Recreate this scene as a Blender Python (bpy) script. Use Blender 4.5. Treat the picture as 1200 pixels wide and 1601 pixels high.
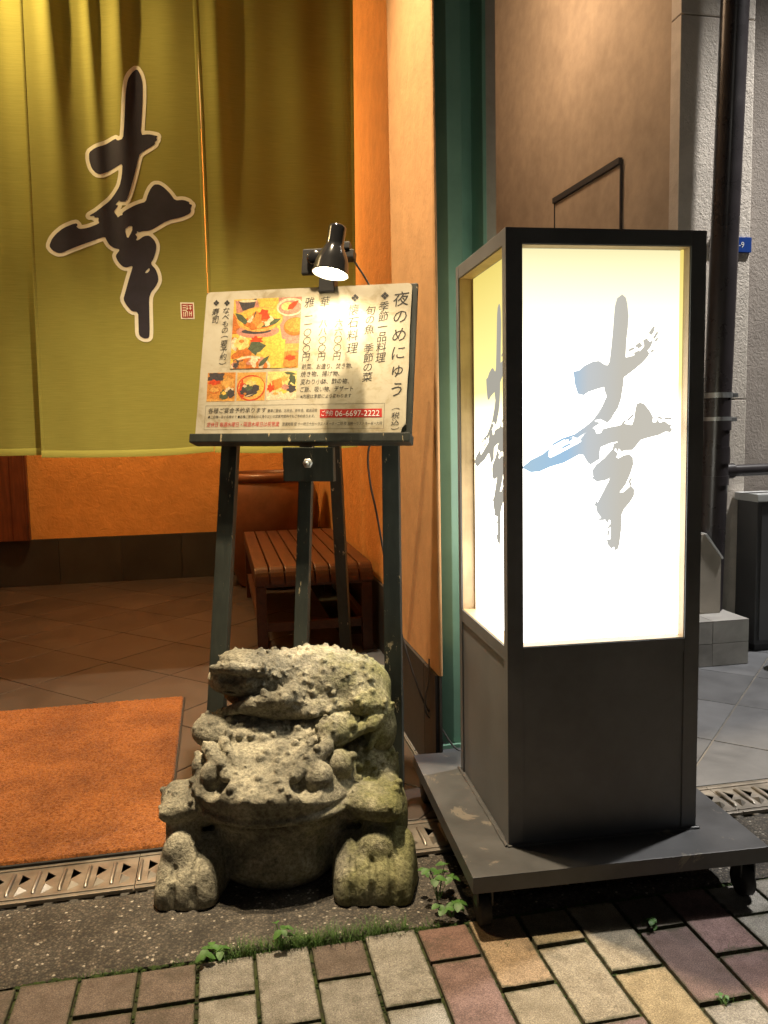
import bpy, bmesh, math, random
import numpy as np
from mathutils import Vector, Matrix
PI = math.pi; R = math.radians
scene = bpy.context.scene
for o in list(bpy.data.objects): bpy.data.objects.remove(o)
col = scene.collection
random.seed(7)

# ------------------------------------------------------------------ camera
cam_d = bpy.data.cameras.new('camera'); cam = bpy.data.objects.new('camera', cam_d); col.objects.link(cam)
yaw, pitch, roll = 0.20004, 0.10133, -0.02015
fw = Vector((math.sin(yaw)*math.cos(pitch), math.cos(yaw)*math.cos(pitch), -math.sin(pitch)))
rt = Vector((math.cos(yaw), -math.sin(yaw), 0)); up = rt.cross(fw)
rt, up = math.cos(roll)*rt + math.sin(roll)*up, -math.sin(roll)*rt + math.cos(roll)*up
cam.matrix_world = Matrix(((rt.x, up.x, -fw.x, 0), (rt.y, up.y, -fw.y, 0), (rt.z, up.z, -fw.z, 1.0), (0, 0, 0, 1)))
cam_d.sensor_fit = 'VERTICAL'; cam_d.sensor_height = 36.0; cam_d.lens = 1280.0/1601*36.0
cam_d.clip_start = 0.02; cam_d.clip_end = 400
scene.camera = cam

# ------------------------------------------------------------------ world (night sky) and view
w = bpy.data.worlds.new('World'); scene.world = w; w.use_nodes = True
nt = w.node_tree; nt.nodes.clear()
sky = nt.nodes.new('ShaderNodeTexSky'); sky.sky_type = 'NISHITA'; sky.sun_disc = False
sky.sun_elevation = R(-4); sky.sun_rotation = R(200); sky.altitude = 10
bg = nt.nodes.new('ShaderNodeBackground'); bg.inputs['Strength'].default_value = 0.10
wo = nt.nodes.new('ShaderNodeOutputWorld')
nt.links.new(sky.outputs[0], bg.inputs[0]); nt.links.new(bg.outputs[0], wo.inputs[0])
vs = scene.view_settings
scene.display_settings.display_device = 'sRGB'
vs.view_transform = 'Standard'; vs.look = 'None'; vs.exposure = 0.0; vs.gamma = 1.0; vs.use_curve_mapping = False
scene.cycles.max_bounces = 8; scene.cycles.sample_clamp_indirect = 4.0
try: scene.cycles.use_denoising = True
except Exception: pass

# ------------------------------------------------------------------ lamps of the street and the entrance, plus an added toad spot
def lamp(name, kind, loc, energy, color, radius=0.05, aim=None, size=R(100), blend=0.5, sx=None, sy=None):
    d = bpy.data.lights.new(name, kind); d.energy = energy; d.color = color
    if kind == 'AREA':
        d.shape = 'RECTANGLE'; d.size = sx; d.size_y = sy
    else: d.shadow_soft_size = radius
    if kind == 'SPOT': d.spot_size = size; d.spot_blend = blend
    o = bpy.data.objects.new(name, d); col.objects.link(o); o.location = loc
    if aim is not None:
        o.rotation_euler = (Vector(aim)-Vector(loc)).to_track_quat('-Z', 'Y').to_euler()
    return o
WARM = (1.0, 0.62, 0.27); WARMW = (1.0, 0.78, 0.50); COOL = (1.0, 0.96, 0.91)
lamp('canopy_downlight', 'SPOT', (0.16, 2.09, 3.45), 800, (1.0, 0.79, 0.52), 0.04, (0.05, 1.80, 0), R(82), 0.75)
lamp('toad_fill_spot', 'SPOT', (0.14, 1.90, 4.0), 520, (1.0, 0.82, 0.56), 0.04, (0.07, 1.92, 0.3), R(14), 0.7)  # added narrow spot to brighten the toads alone; no known fitting
lamp('curtain_downlight', 'SPOT', (-1.05, 2.86, 2.72), 78, (1.0, 0.72, 0.36), 0.02, (-0.35, 3.12, 1.6), R(120), 0.7)
lamp('entrance_ceiling_light', 'POINT', (-0.45, 4.85, 2.45), 120, WARM, 0.08)
lamp('street_lamp_light', 'SPOT', (3.6, 2.55, 4.6), 1350, COOL, 0.10, (2.0, 2.5, 0.6), R(50), 0.7)
lamp('road_lamp_light', 'SPOT', (-1.2, -5.5, 5.5), 60, (1.0, 0.93, 0.82), 0.25, (0.4, 1.6, 0.5), R(80), 0.6)
lamp('passage_wall_light', 'POINT', (1.22, 4.0, 3.25), 42, (1.0, 0.70, 0.44), 0.25)

# ------------------------------------------------------------------ materials
def new_mat(name):
    m = bpy.data.materials.new(name); m.use_nodes = True
    n = m.node_tree.nodes; n.clear()
    out = n.new('ShaderNodeOutputMaterial'); b = n.new('ShaderNodeBsdfPrincipled')
    m.node_tree.links.new(b.outputs[0], out.inputs[0])
    return m, n, m.node_tree.links, b
def ramp(n, stops):
    r = n.new('ShaderNodeValToRGB'); e = r.color_ramp.elements
    while len(e) > 1: e.remove(e[-1])
    e[0].position = stops[0][0]; e[0].color = (*stops[0][1], 1)
    for p, c in stops[1:]:
        x = e.new(p); x.color = (*c, 1)
    return r
def noise(n, l, coord, scale, detail=6, rough=0.6, dist=0.0):
    t = n.new('ShaderNodeTexNoise'); t.inputs['Scale'].default_value = scale; t.inputs['Detail'].default_value = detail
    t.inputs['Roughness'].default_value = rough; t.inputs['Distortion'].default_value = dist
    l.new(coord, t.inputs['Vector']); return t
def coords(n, l, kind='Object', scale=(1, 1, 1)):
    tc = n.new('ShaderNodeTexCoord'); mp = n.new('ShaderNodeMapping'); mp.inputs['Scale'].default_value = scale
    l.new(tc.outputs[kind], mp.inputs['Vector']); return mp.outputs[0]
def geo_pos(n, l, scale=(1, 1, 1)):
    g = n.new('ShaderNodeNewGeometry'); mp = n.new('ShaderNodeMapping'); mp.inputs['Scale'].default_value = scale
    l.new(g.outputs['Position'], mp.inputs['Vector']); return mp.outputs[0]
def bump(n, l, b, height, strength, dist=0.01, prev=None):
    bp = n.new('ShaderNodeBump'); bp.inputs['Strength'].default_value = strength; bp.inputs['Distance'].default_value = dist
    l.new(height, bp.inputs['Height'])
    if prev is not None: l.new(prev.outputs[0], bp.inputs['Normal'])
    l.new(bp.outputs[0], b.inputs['Normal']); return bp
def mixc(n, l, fac, a, b_, mode='MIX'):
    x = n.new('ShaderNodeMix'); x.data_type = 'RGBA'; x.blend_type = mode
    if isinstance(fac, (int, float)): x.inputs[0].default_value = fac
    else: l.new(fac, x.inputs[0])
    for s, v in ((x.inputs[6], a), (x.inputs[7], b_)):
        if isinstance(v, tuple): s.default_value = (*v, 1)
        else: l.new(v, s)
    return x.outputs[2]
def mathn(n, l, op, a, b_=None, c=None):
    x = n.new('ShaderNodeMath'); x.operation = op
    for i, v in enumerate((a, b_, c)):
        if v is None: continue
        if isinstance(v, (int, float)): x.inputs[i].default_value = v
        else: l.new(v, x.inputs[i])
    return x.outputs[0]
def simple(name, color, rough=0.6, var=0.25, nscale=12, bscale=60, bstr=0.15, metal=0.0, spec=0.5, wear=None, bdist=0.004, stretch=(1, 1, 1)):
    """a plain material: colour broken up by two noises, fine relief, optional wear colour showing in scuffs"""
    m, n, l, b = new_mat(name)
    P = geo_pos(n, l, stretch)
    n1 = noise(n, l, P, nscale, 6, 0.6)
    lo = tuple(c*(1-var) for c in color); hi = tuple(min(1, c*(1+var)) for c in color)
    r = ramp(n, [(0.3, lo), (0.7, hi)]); l.new(n1.outputs[0], r.inputs[0]); c = r.outputs[0]
    if wear:
        n3 = noise(n, l, P, wear[1], 8, 0.7, 0.5)
        wr = ramp(n, [(wear[2], (0, 0, 0)), (wear[2]+0.03, (1, 1, 1))]); l.new(n3.outputs[0], wr.inputs[0])
        c = mixc(n, l, wr.outputs[0], c, wear[0])
    l.new(c, b.inputs['Base Color'])
    n2 = noise(n, l, P, bscale, 5, 0.6); bump(n, l, b, n2.outputs[0], bstr, bdist)
    rr = n.new('ShaderNodeMapRange'); rr.inputs['To Min'].default_value = max(0.03, rough-0.1); rr.inputs['To Max'].default_value = min(1, rough+0.12)
    l.new(n1.outputs[0], rr.inputs[0]); l.new(rr.outputs[0], b.inputs['Roughness'])
    b.inputs['Metallic'].default_value = metal; b.inputs['Specular IOR Level'].default_value = spec
    return m
M = {}
def plaster(name, color, bs=0.5, sc=55, var=0.12, trowel=0.5):
    m, n, l, b = new_mat(name); P = geo_pos(n, l)
    n1 = noise(n, l, P, 2.2, 5, 0.6); n0 = noise(n, l, P, 14, 5, 0.6)
    r = ramp(n, [(0.3, tuple(c*(1-var) for c in color)), (0.7, tuple(min(1, c*(1+var)) for c in color))]); l.new(n1.outputs[0], r.inputs[0])
    r2 = ramp(n, [(0.35, (0.86, 0.86, 0.86)), (0.65, (1, 1, 1))]); l.new(n0.outputs[0], r2.inputs[0])
    l.new(mixc(n, l, 1.0, r.outputs[0], r2.outputs[0], 'MULTIPLY'), b.inputs['Base Color'])
    n2 = noise(n, l, P, sc, 4, 0.55, 0.8)
    bp = bump(n, l, b, n2.outputs[0], bs, 0.006)
    n3 = noise(n, l, P, sc*0.35, 3, 0.5, 1.5); bump(n, l, b, n3.outputs[0], trowel, 0.01, bp)
    b.inputs['Roughness'].default_value = 0.9; b.inputs['Specular IOR Level'].default_value = 0.25
    return m
M['orange'] = plaster('orange_plaster', (0.62, 0.30, 0.085), 0.55, 60)
M['orange2'] = plaster('pilaster_plaster', (0.56, 0.305, 0.135), 0.12, 60, 0.08, trowel=0.06)
M['roughcast'] = plaster('cream_roughcast', (0.66, 0.60, 0.53), 0.38, 130, trowel=0.3)
M['smoothwall'] = plaster('tan_wall_finish', (0.46, 0.37, 0.28), 0.06, 140, trowel=0.04)
M['darkrough'] = plaster('brown_grey_roughcast', (0.32, 0.285, 0.255), 0.35, 120, trowel=0.3)
M['ceil'] = plaster('soffit_paint', (0.45, 0.36, 0.25), 0.2, 40)
M['tile'] = None
def tile_mat(name, base, rough=0.38):
    m, n, l, b = new_mat(name); P = geo_pos(n, l)
    oi = n.new('ShaderNodeObjectInfo')
    n1 = noise(n, l, P, 5, 7, 0.65, 0.4); n2 = noise(n, l, P, 130, 4, 0.6)
    r = ramp(n, [(0.3, tuple(c*0.7 for c in base)), (0.72, tuple(c*1.3 for c in base))]); l.new(n1.outputs[0], r.inputs[0])
    v = n.new('ShaderNodeMapRange'); v.inputs['To Min'].default_value = 0.8; v.inputs['To Max'].default_value = 1.2; l.new(oi.outputs['Random'], v.inputs[0])
    l.new(mixc(n, l, 1.0, r.outputs[0], v.outputs[0], 'MULTIPLY'), b.inputs['Base Color'])
    bump(n, l, b, n2.outputs[0], 0.12, 0.003)
    rr = n.new('ShaderNodeMapRange'); rr.inputs['To Min'].default_value = rough; rr.inputs['To Max'].default_value = rough+0.3
    l.new(n1.outputs[0], rr.inputs[0]); l.new(rr.outputs[0], b.inputs['Roughness'])
    return m
M['tile'] = tile_mat('entrance_floor_tile', (0.046, 0.034, 0.027))
M['tile_grey'] = tile_mat('grey_floor_tile', (0.088, 0.091, 0.098), 0.45)
M['step_tile'] = tile_mat('pale_step_tile', (0.26, 0.25, 0.235), 0.55)
M['skirt'] = tile_mat('dark_skirting_tile', (0.028, 0.026, 0.024), 0.4)
M['grout'] = simple('grout', (0.13, 0.12, 0.105), 0.9, bscale=200)
M['darkgrout'] = simple('dark_grout', (0.075, 0.068, 0.058), 0.95)
M['soil'] = simple('dark_bedding', (0.022, 0.024, 0.016), 1.0, 0.5, 30, 90, 0.6)
def joint_mat():
    m, n, l, b = new_mat('mossy_joint_sand'); P = geo_pos(n, l)
    n1 = noise(n, l, P, 14, 6, 0.7); n2 = noise(n, l, P, 260, 4, 0.7)
    r = ramp(n, [(0.36, (0.030, 0.026, 0.018)), (0.52, (0.040, 0.050, 0.014)), (0.7, (0.06, 0.085, 0.02))]); l.new(n1.outputs[0], r.inputs[0])
    l.new(r.outputs[0], b.inputs['Base Color']); bump(n, l, b, n2.outputs[0], 0.8, 0.006); b.inputs['Roughness'].default_value = 1.0
    return m
M['joint'] = joint_mat()
def paver_mat():
    m, n, l, b = new_mat('paving_block_concrete'); P = geo_pos(n, l)
    oi = n.new('ShaderNodeObjectInfo')
    n1 = noise(n, l, P, 420, 3, 0.7); n2 = noise(n, l, P, 26, 6, 0.65); n3 = noise(n, l, P, 900, 2, 0.6)
    r = ramp(n, [(0.30, (0.45, 0.45, 0.45)), (0.5, (0.90, 0.90, 0.90)), (0.70, (1.55, 1.52, 1.46))]); l.new(n1.outputs[0], r.inputs[0])
    c = mixc(n, l, 1.0, oi.outputs['Color'], r.outputs[0], 'MULTIPLY')
    r2 = ramp(n, [(0.3, (0.62, 0.60, 0.57)), (0.6, (1, 1, 1))]); l.new(n2.outputs[0], r2.inputs[0])
    c = mixc(n, l, 1.0, c, r2.outputs[0], 'MULTIPLY')
    n4 = noise(n, l, P, 9, 7, 0.7); r4 = ramp(n, [(0.56, (0, 0, 0)), (0.68, (0.55, 0.55, 0.55))]); l.new(n4.outputs[0], r4.inputs[0])
    c = mixc(n, l, r4.outputs[0], c, (0.055, 0.05, 0.035))
    tg = n.new('ShaderNodeTexCoord'); sp_ = n.new('ShaderNodeSeparateXYZ'); l.new(tg.outputs['Generated'], sp_.inputs[0])
    ex_ = mathn(n, l, 'ABSOLUTE', mathn(n, l, 'SUBTRACT', sp_.outputs[0], 0.5)); ey_ = mathn(n, l, 'ABSOLUTE', mathn(n, l, 'SUBTRACT', sp_.outputs[1], 0.5))
    ed = mathn(n, l, 'ADD', mathn(n, l, 'MAXIMUM', ex_, ey_), mathn(n, l, 'MULTIPLY', mathn(n, l, 'SUBTRACT', noise(n, l, P, 60, 5, 0.7).outputs[0], 0.5), 0.16))
    er = ramp(n, [(0.455, (0, 0, 0)), (0.505, (0.85, 0.85, 0.85))]); l.new(ed, er.inputs[0])
    c = mixc(n, l, er.outputs[0], c, (0.042, 0.045, 0.022))
    l.new(c, b.inputs['Base Color'])
    bp = bump(n, l, b, n1.outputs[0], 0.55, 0.003); bump(n, l, b, n3.outputs[0], 0.4, 0.002, bp)
    b.inputs['Roughness'].default_value = 0.82; b.inputs['Specular IOR Level'].default_value = 0.35
    return m
M['paver'] = paver_mat()
def strip_mat():
    m, n, l, b = new_mat('exposed_aggregate_concrete'); P = geo_pos(n, l)
    n2 = noise(n, l, P, 11, 7, 0.65)
    v = n.new('ShaderNodeTexVoronoi'); v.inputs['Scale'].default_value = 190; v.inputs['Randomness'].default_value = 1; l.new(P, v.inputs['Vector'])
    sep = n.new('ShaderNodeSeparateColor'); l.new(v.outputs['Color'], sep.inputs[0])
    r = ramp(n, [(0.0, (0.062, 0.055, 0.046)), (0.55, (0.105, 0.092, 0.075)), (0.80, (0.15, 0.128, 0.098)), (0.965, (0.20, 0.17, 0.135)), (0.988, (0.60, 0.55, 0.47))]); l.new(sep.outputs[0], r.inputs[0])
    e = ramp(n, [(0.20, (1, 1, 1)), (0.55, (0.5, 0.5, 0.5))]); l.new(v.outputs['Distance'], e.inputs[0])
    c = mixc(n, l, 1.0, r.outputs[0], e.outputs[0], 'MULTIPLY')
    r2 = ramp(n, [(0.32, (0.45, 0.43, 0.4)), (0.62, (1, 1, 1))]); l.new(n2.outputs[0], r2.inputs[0])
    c = mixc(n, l, 1.0, c, r2.outputs[0], 'MULTIPLY'); l.new(c, b.inputs['Base Color'])
    n5 = noise(n, l, P, 340, 4, 0.7)
    bp = bump(n, l, b, v.outputs['Distance'], 0.5, -0.004); bump(n, l, b, n5.outputs[0], 0.6, 0.003, bp)
    b.inputs['Roughness'].default_value = 0.85
    return m
M['strip'] = strip_mat()
M['steel'] = simple('stainless_drain_steel', (0.27, 0.245, 0.21), 0.48, 0.3, 18, 160, 0.12, 0.85)
M['mat'] = None
def mat_mat():
    m, n, l, b = new_mat('coir_mat'); P = geo_pos(n, l)
    n1 = noise(n, l, P, 160, 5, 0.75, 0.6); n2 = noise(n, l, P, 4.5, 5, 0.6); n4 = noise(n, l, P, 420, 3, 0.7)
    r = ramp(n, [(0.3, (0.17, 0.050, 0.012)), (0.52, (0.36, 0.122, 0.026)), (0.75, (0.52, 0.22, 0.055))]); l.new(n1.outputs[0], r.inputs[0])
    r2 = ramp(n, [(0.34, (0.60, 0.56, 0.54)), (0.62, (1, 1, 1))]); l.new(n2.outputs[0], r2.inputs[0])
    l.new(mixc(n, l, 1.0, r.outputs[0], r2.outputs[0], 'MULTIPLY'), b.inputs['Base Color'])
    bp = bump(n, l, b, n1.outputs[0], 0.8, 0.006); bump(n, l, b, n4.outputs[0], 0.7, 0.004, bp)
    b.inputs['Roughness'].default_value = 0.95; b.inputs['Specular IOR Level'].default_value = 0.1
    b.inputs['Sheen Weight'].default_value = 0.15
    return m
M['mat'] = mat_mat()
M['rubber'] = simple('black_rubber', (0.015, 0.014, 0.013), 0.7)
def cloth_mat():
    m, n, l, b = new_mat('olive_slub_cloth')
    P = geo_pos(n, l, (14, 14, 420)); Q = geo_pos(n, l, (500, 500, 40)); W = geo_pos(n, l)
    n1 = noise(n, l, P, 1.0, 4, 0.6); n2 = noise(n, l, Q, 1.0, 2, 0.5); n3 = noise(n, l, W, 3, 4, 0.5)
    r = ramp(n, [(0.3, (0.275, 0.258, 0.050)), (0.7, (0.335, 0.312, 0.066))]); l.new(n1.outputs[0], r.inputs[0])
    r3 = ramp(n, [(0.3, (0.88, 0.88, 0.85)), (0.7, (1, 1, 1))]); l.new(n3.outputs[0], r3.inputs[0])
    l.new(mixc(n, l, 1.0, r.outputs[0], r3.outputs[0], 'MULTIPLY'), b.inputs['Base Color'])
    bp = bump(n, l, b, n1.outputs[0], 0.16, 0.003); bump(n, l, b, n2.outputs[0], 0.08, 0.002, bp)
    b.inputs['Roughness'].default_value = 0.8; b.inputs['Sheen Weight'].default_value = 0.25; b.inputs['Sheen Tint'].default_value = (1, 0.8, 0.4, 1)
    b.inputs['Specular IOR Level'].default_value = 0.2
    return m
M['cloth'] = cloth_mat()
M['ink'] = simple('dark_dye', (0.022, 0.018, 0.028), 0.75, 0.3, 30, 300, 0.2)
M['resist'] = simple('cream_dye_resist', (0.88, 0.84, 0.64), 0.8, 0.06, 30, 300, 0.2)
M['sealred'] = simple('seal_red_dye', (0.34, 0.045, 0.025), 0.8, 0.15, 60)
M['green'] = simple('green_painted_steel', (0.19, 0.36, 0.26), 0.42, 0.15, 6, 40, 0.05, wear=((0.03, 0.10, 0.07), 9, 0.70))
M['wood'] = None
def wood_mat(name, a, b_, rough=0.45, axis=(30, 2, 30), wear=None):
    m, n, l, b = new_mat(name); P = geo_pos(n, l, axis); W = geo_pos(n, l)
    n1 = noise(n, l, P, 1.0, 6, 0.6, 1.2); n2 = noise(n, l, W, 9, 5, 0.6)
    r = ramp(n, [(0.3, a), (0.7, b_)]); l.new(n1.outputs[0], r.inputs[0])
    r2 = ramp(n, [(0.3, (0.65, 0.62, 0.6)), (0.65, (1, 1, 1))]); l.new(n2.outputs[0], r2.inputs[0])
    c = mixc(n, l, 1.0, r.outputs[0], r2.outputs[0], 'MULTIPLY')
    if wear:
        n3 = noise(n, l, geo_pos(n, l, wear[3]), wear[1], 8, 0.72, 0.4)
        wr = ramp(n, [(wear[2], (0, 0, 0)), (wear[2]+0.025, (1, 1, 1))]); l.new(n3.outputs[0], wr.inputs[0])
        c = mixc(n, l, wr.outputs[0], c, wear[0])
    l.new(c, b.inputs['Base Color']); bump(n, l, b, n1.outputs[0], 0.15, 0.003)
    b.inputs['Roughness'].default_value = rough
    return m
M['bench'] = wood_mat('red_brown_bench_wood', (0.060, 0.022, 0.011), (0.115, 0.043, 0.021), 0.42, (40, 2.5, 40), ((0.36, 0.16, 0.07), 16, 0.70, (1.5, 0.5, 1.5)))
M['door'] = wood_mat('red_brown_door_wood', (0.08, 0.022, 0.010), (0.16, 0.05, 0.02), 0.4, (40, 40, 2.5))
M['easel'] = wood_mat('dark_green_painted_wood', (0.020, 0.026, 0.022), (0.036, 0.042, 0.034), 0.5, (40, 40, 3), ((0.42, 0.34, 0.20), 22, 0.625, (2.2, 2.2, 0.55)))
M['liner'] = wood_mat('pale_wood_liner', (0.50, 0.36, 0.20), (0.62, 0.46, 0.27), 0.5, (40, 40, 3))
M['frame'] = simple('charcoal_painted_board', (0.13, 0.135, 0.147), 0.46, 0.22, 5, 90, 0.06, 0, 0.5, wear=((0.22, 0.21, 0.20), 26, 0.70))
M['plate'] = simple('dusty_charcoal_paint', (0.066, 0.067, 0.070), 0.45, 0.35, 7, 90, 0.06, 0, 0.5, wear=((0.15, 0.135, 0.115), 12, 0.60))
M['jar'] = simple('brown_glazed_jar', (0.15, 0.065, 0.034), 0.35, 0.35, 6, 30, 0.1)
M['pipe'] = simple('dark_brown_pvc', (0.030, 0.026, 0.028), 0.28, 0.15, 8, 30, 0.03)
M['metalgrey'] = simple('galvanised_bracket', (0.32, 0.33, 0.33), 0.4, 0.2, 20, 80, 0.1, 0.7)
M['greybox'] = simple('grey_painted_metal', (0.055, 0.055, 0.058), 0.5, 0.12, 6, 60, 0.05)
M['lightgrey'] = simple('light_grey_metal', (0.40, 0.41, 0.41), 0.5, 0.12, 6, 60, 0.05)
M['beigegrey'] = simple('beige_grey_board', (0.28, 0.25, 0.21), 0.6, 0.1, 8)
M['bluesign'] = simple('blue_enamel', (0.012, 0.055, 0.28), 0.35, 0.05)
M['white'] = simple('white_print', (0.8, 0.8, 0.78), 0.5, 0.03)
M['chrome'] = simple('black_chrome_lamp', (0.018, 0.018, 0.019), 0.10, 0.1, 20, 20, 0.0, 0.0, 0.9)
M['blackplastic'] = simple('black_plastic', (0.02, 0.02, 0.021), 0.4, 0.1)
M['cord'] = simple('grey_cord', (0.10, 0.09, 0.08), 0.6, 0.1)
M['ballgreen'] = simple('teal_green_plastic', (0.02, 0.22, 0.13), 0.35, 0.1)
M['leaf'] = simple('weed_leaf', (0.045, 0.12, 0.018), 0.55, 0.4, 60, 200, 0.2)
M['grassm'] = simple('grass_blade', (0.05, 0.11, 0.018), 0.6, 0.5, 60)
M['moss'] = simple('moss', (0.045, 0.085, 0.012), 1.0, 0.5, 60, 500, 1.0, bdist=0.01)
M['paper'] = None
def paper_mat():
    m, n, l, b = new_mat('weathered_laminated_paper'); P = geo_pos(n, l)
    n1 = noise(n, l, P, 16, 6, 0.65, 0.6); n2 = noise(n, l, P, 5, 3, 0.5)
    r = ramp(n, [(0.34, (0.36, 0.30, 0.19)), (0.5, (0.50, 0.45, 0.335)), (0.7, (0.54, 0.50, 0.39))]); l.new(n1.outputs[0], r.inputs[0])
    l.new(r.outputs[0], b.inputs['Base Color']); bump(n, l, b, n2.outputs[0], 0.15, 0.01)
    b.inputs['Roughness'].default_value = 0.5
    return m
M['paper'] = paper_mat()
M['print_black'] = simple('black_print', (0.03, 0.028, 0.026), 0.6, 0.1)
M['print_red'] = simple('red_print', (0.50, 0.025, 0.018), 0.55, 0.1)
def attr_mat(name, amp=0.5):
    m, n, l, b = new_mat(name); a = n.new('ShaderNodeVertexColor'); a.layer_name = 'print'
    P = geo_pos(n, l); n1 = noise(n, l, P, 120, 5, 0.7, 1.0)
    r = ramp(n, [(0.3, (1-amp, 1-amp, 1-amp)), (0.7, (1+amp*0.6, 1+amp*0.6, 1+amp*0.6))]); l.new(n1.outputs[0], r.inputs[0])
    l.new(mixc(n, l, 1.0, a.outputs[0], r.outputs[0], 'MULTIPLY'), b.inputs['Base Color']); b.inputs['Roughness'].default_value = 0.45
    return m
M['photo'] = attr_mat('colour_photo_print')
def emit_mat(name, color, strength, grad=None):
    m = bpy.data.materials.new(name); m.use_nodes = True; n = m.node_tree.nodes; n.clear(); l = m.node_tree.links
    out = n.new('ShaderNodeOutputMaterial'); e = n.new('ShaderNodeEmission'); l.new(e.outputs[0], out.inputs[0])
    e.inputs[0].default_value = (*color, 1); e.inputs[1].default_value = strength
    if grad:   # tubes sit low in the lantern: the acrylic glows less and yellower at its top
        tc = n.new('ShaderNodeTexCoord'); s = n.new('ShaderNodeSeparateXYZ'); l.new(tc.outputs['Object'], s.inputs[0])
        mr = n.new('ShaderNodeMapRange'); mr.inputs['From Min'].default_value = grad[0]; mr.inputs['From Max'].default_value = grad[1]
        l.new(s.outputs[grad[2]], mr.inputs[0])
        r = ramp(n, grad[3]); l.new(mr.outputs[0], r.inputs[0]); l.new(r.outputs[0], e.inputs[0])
    return m
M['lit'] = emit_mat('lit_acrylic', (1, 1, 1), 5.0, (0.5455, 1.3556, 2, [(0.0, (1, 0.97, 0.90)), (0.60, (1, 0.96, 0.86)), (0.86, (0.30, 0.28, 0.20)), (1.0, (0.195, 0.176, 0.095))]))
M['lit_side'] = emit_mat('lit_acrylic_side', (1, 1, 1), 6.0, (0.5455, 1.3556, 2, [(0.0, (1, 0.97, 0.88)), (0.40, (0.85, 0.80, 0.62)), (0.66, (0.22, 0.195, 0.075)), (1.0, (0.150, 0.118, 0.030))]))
M['lit_ink'] = emit_mat('backlit_ink_flare_tint', (1, 1, 1), 0.72, (0.04, 0.26, 0, [(0.0, (0.58, 0.82, 1.0)), (0.45, (0.52, 0.80, 1.08)), (0.66, (0.78, 0.82, 0.84)), (1.0, (0.80, 0.76, 0.66))]))  # blue-to-beige cast of lens flare put into the ink's glow
M['lit_ink_side'] = emit_mat('backlit_ink_side', (0.70, 0.66, 0.56), 0.62)
M['lit_halo'] = emit_mat('backlit_halo', (1.0, 0.90, 0.55), 1.0)
M['lit_seal'] = emit_mat('backlit_seal', (1.0, 0.62, 0.42), 0.9)
M['bulb'] = emit_mat('bulb_glow', (1.0, 0.86, 0.60), 40)
M['shade_in'] = simple('lamp_shade_white_enamel', (0.8, 0.78, 0.7), 0.4, 0.02)
def stone_mat():
    m, n, l, b = new_mat('weathered_carved_stone'); P = coords(n, l)
    n1 = noise(n, l, P, 9, 7, 0.65, 0.4); n2 = noise(n, l, P, 130, 5, 0.7); n3 = noise(n, l, P, 340, 3, 0.7)
    r = ramp(n, [(0.28, (0.075, 0.070, 0.054)), (0.45, (0.19, 0.178, 0.135)), (0.60, (0.36, 0.335, 0.25)), (0.78, (0.52, 0.48, 0.37))]); l.new(n1.outputs[0], r.inputs[0])
    r2 = ramp(n, [(0.3, (0.40, 0.40, 0.40)), (0.62, (1.2, 1.2, 1.2))]); l.new(n2.outputs[0], r2.inputs[0])
    c = mixc(n, l, 1.0, r.outputs[0], r2.outputs[0], 'MULTIPLY')
    # green algae on the damp right-hand and rear side
    s = n.new('ShaderNodeSeparateXYZ'); tc = n.new('ShaderNodeTexCoord'); l.new(tc.outputs['Object'], s.inputs[0])
    f = mathn(n, l, 'MULTIPLY_ADD', s.outputs[0], 1.7, -0.02)
    nm = noise(n, l, P, 11, 6, 0.7); f2 = mathn(n, l, 'ADD', f, nm.outputs[0])
    rm = ramp(n, [(0.60, (0, 0, 0)), (0.92, (0.75, 0.75, 0.75))]); l.new(f2, rm.inputs[0])
    mossc = ramp(n, [(0.3, (0.075, 0.080, 0.025)), (0.7, (0.23, 0.23, 0.075))]); l.new(n2.outputs[0], mossc.inputs[0])
    c = mixc(n, l, rm.outputs[0], c, mossc.outputs[0])
    l.new(c, b.inputs['Base Color'])
    n5 = noise(n, l, P, 62, 4, 0.6, 0.5); bp0 = bump(n, l, b, n5.outputs[0], 0.7, 0.010); bp = bump(n, l, b, n2.outputs[0], 0.6, 0.006, bp0); bump(n, l, b, n3.outputs[0], 0.5, 0.003, bp)
    b.inputs['Roughness'].default_value = 0.88; b.inputs['Specular IOR Level'].default_value = 0.3
    return m
M['stone'] = stone_mat()

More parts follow.
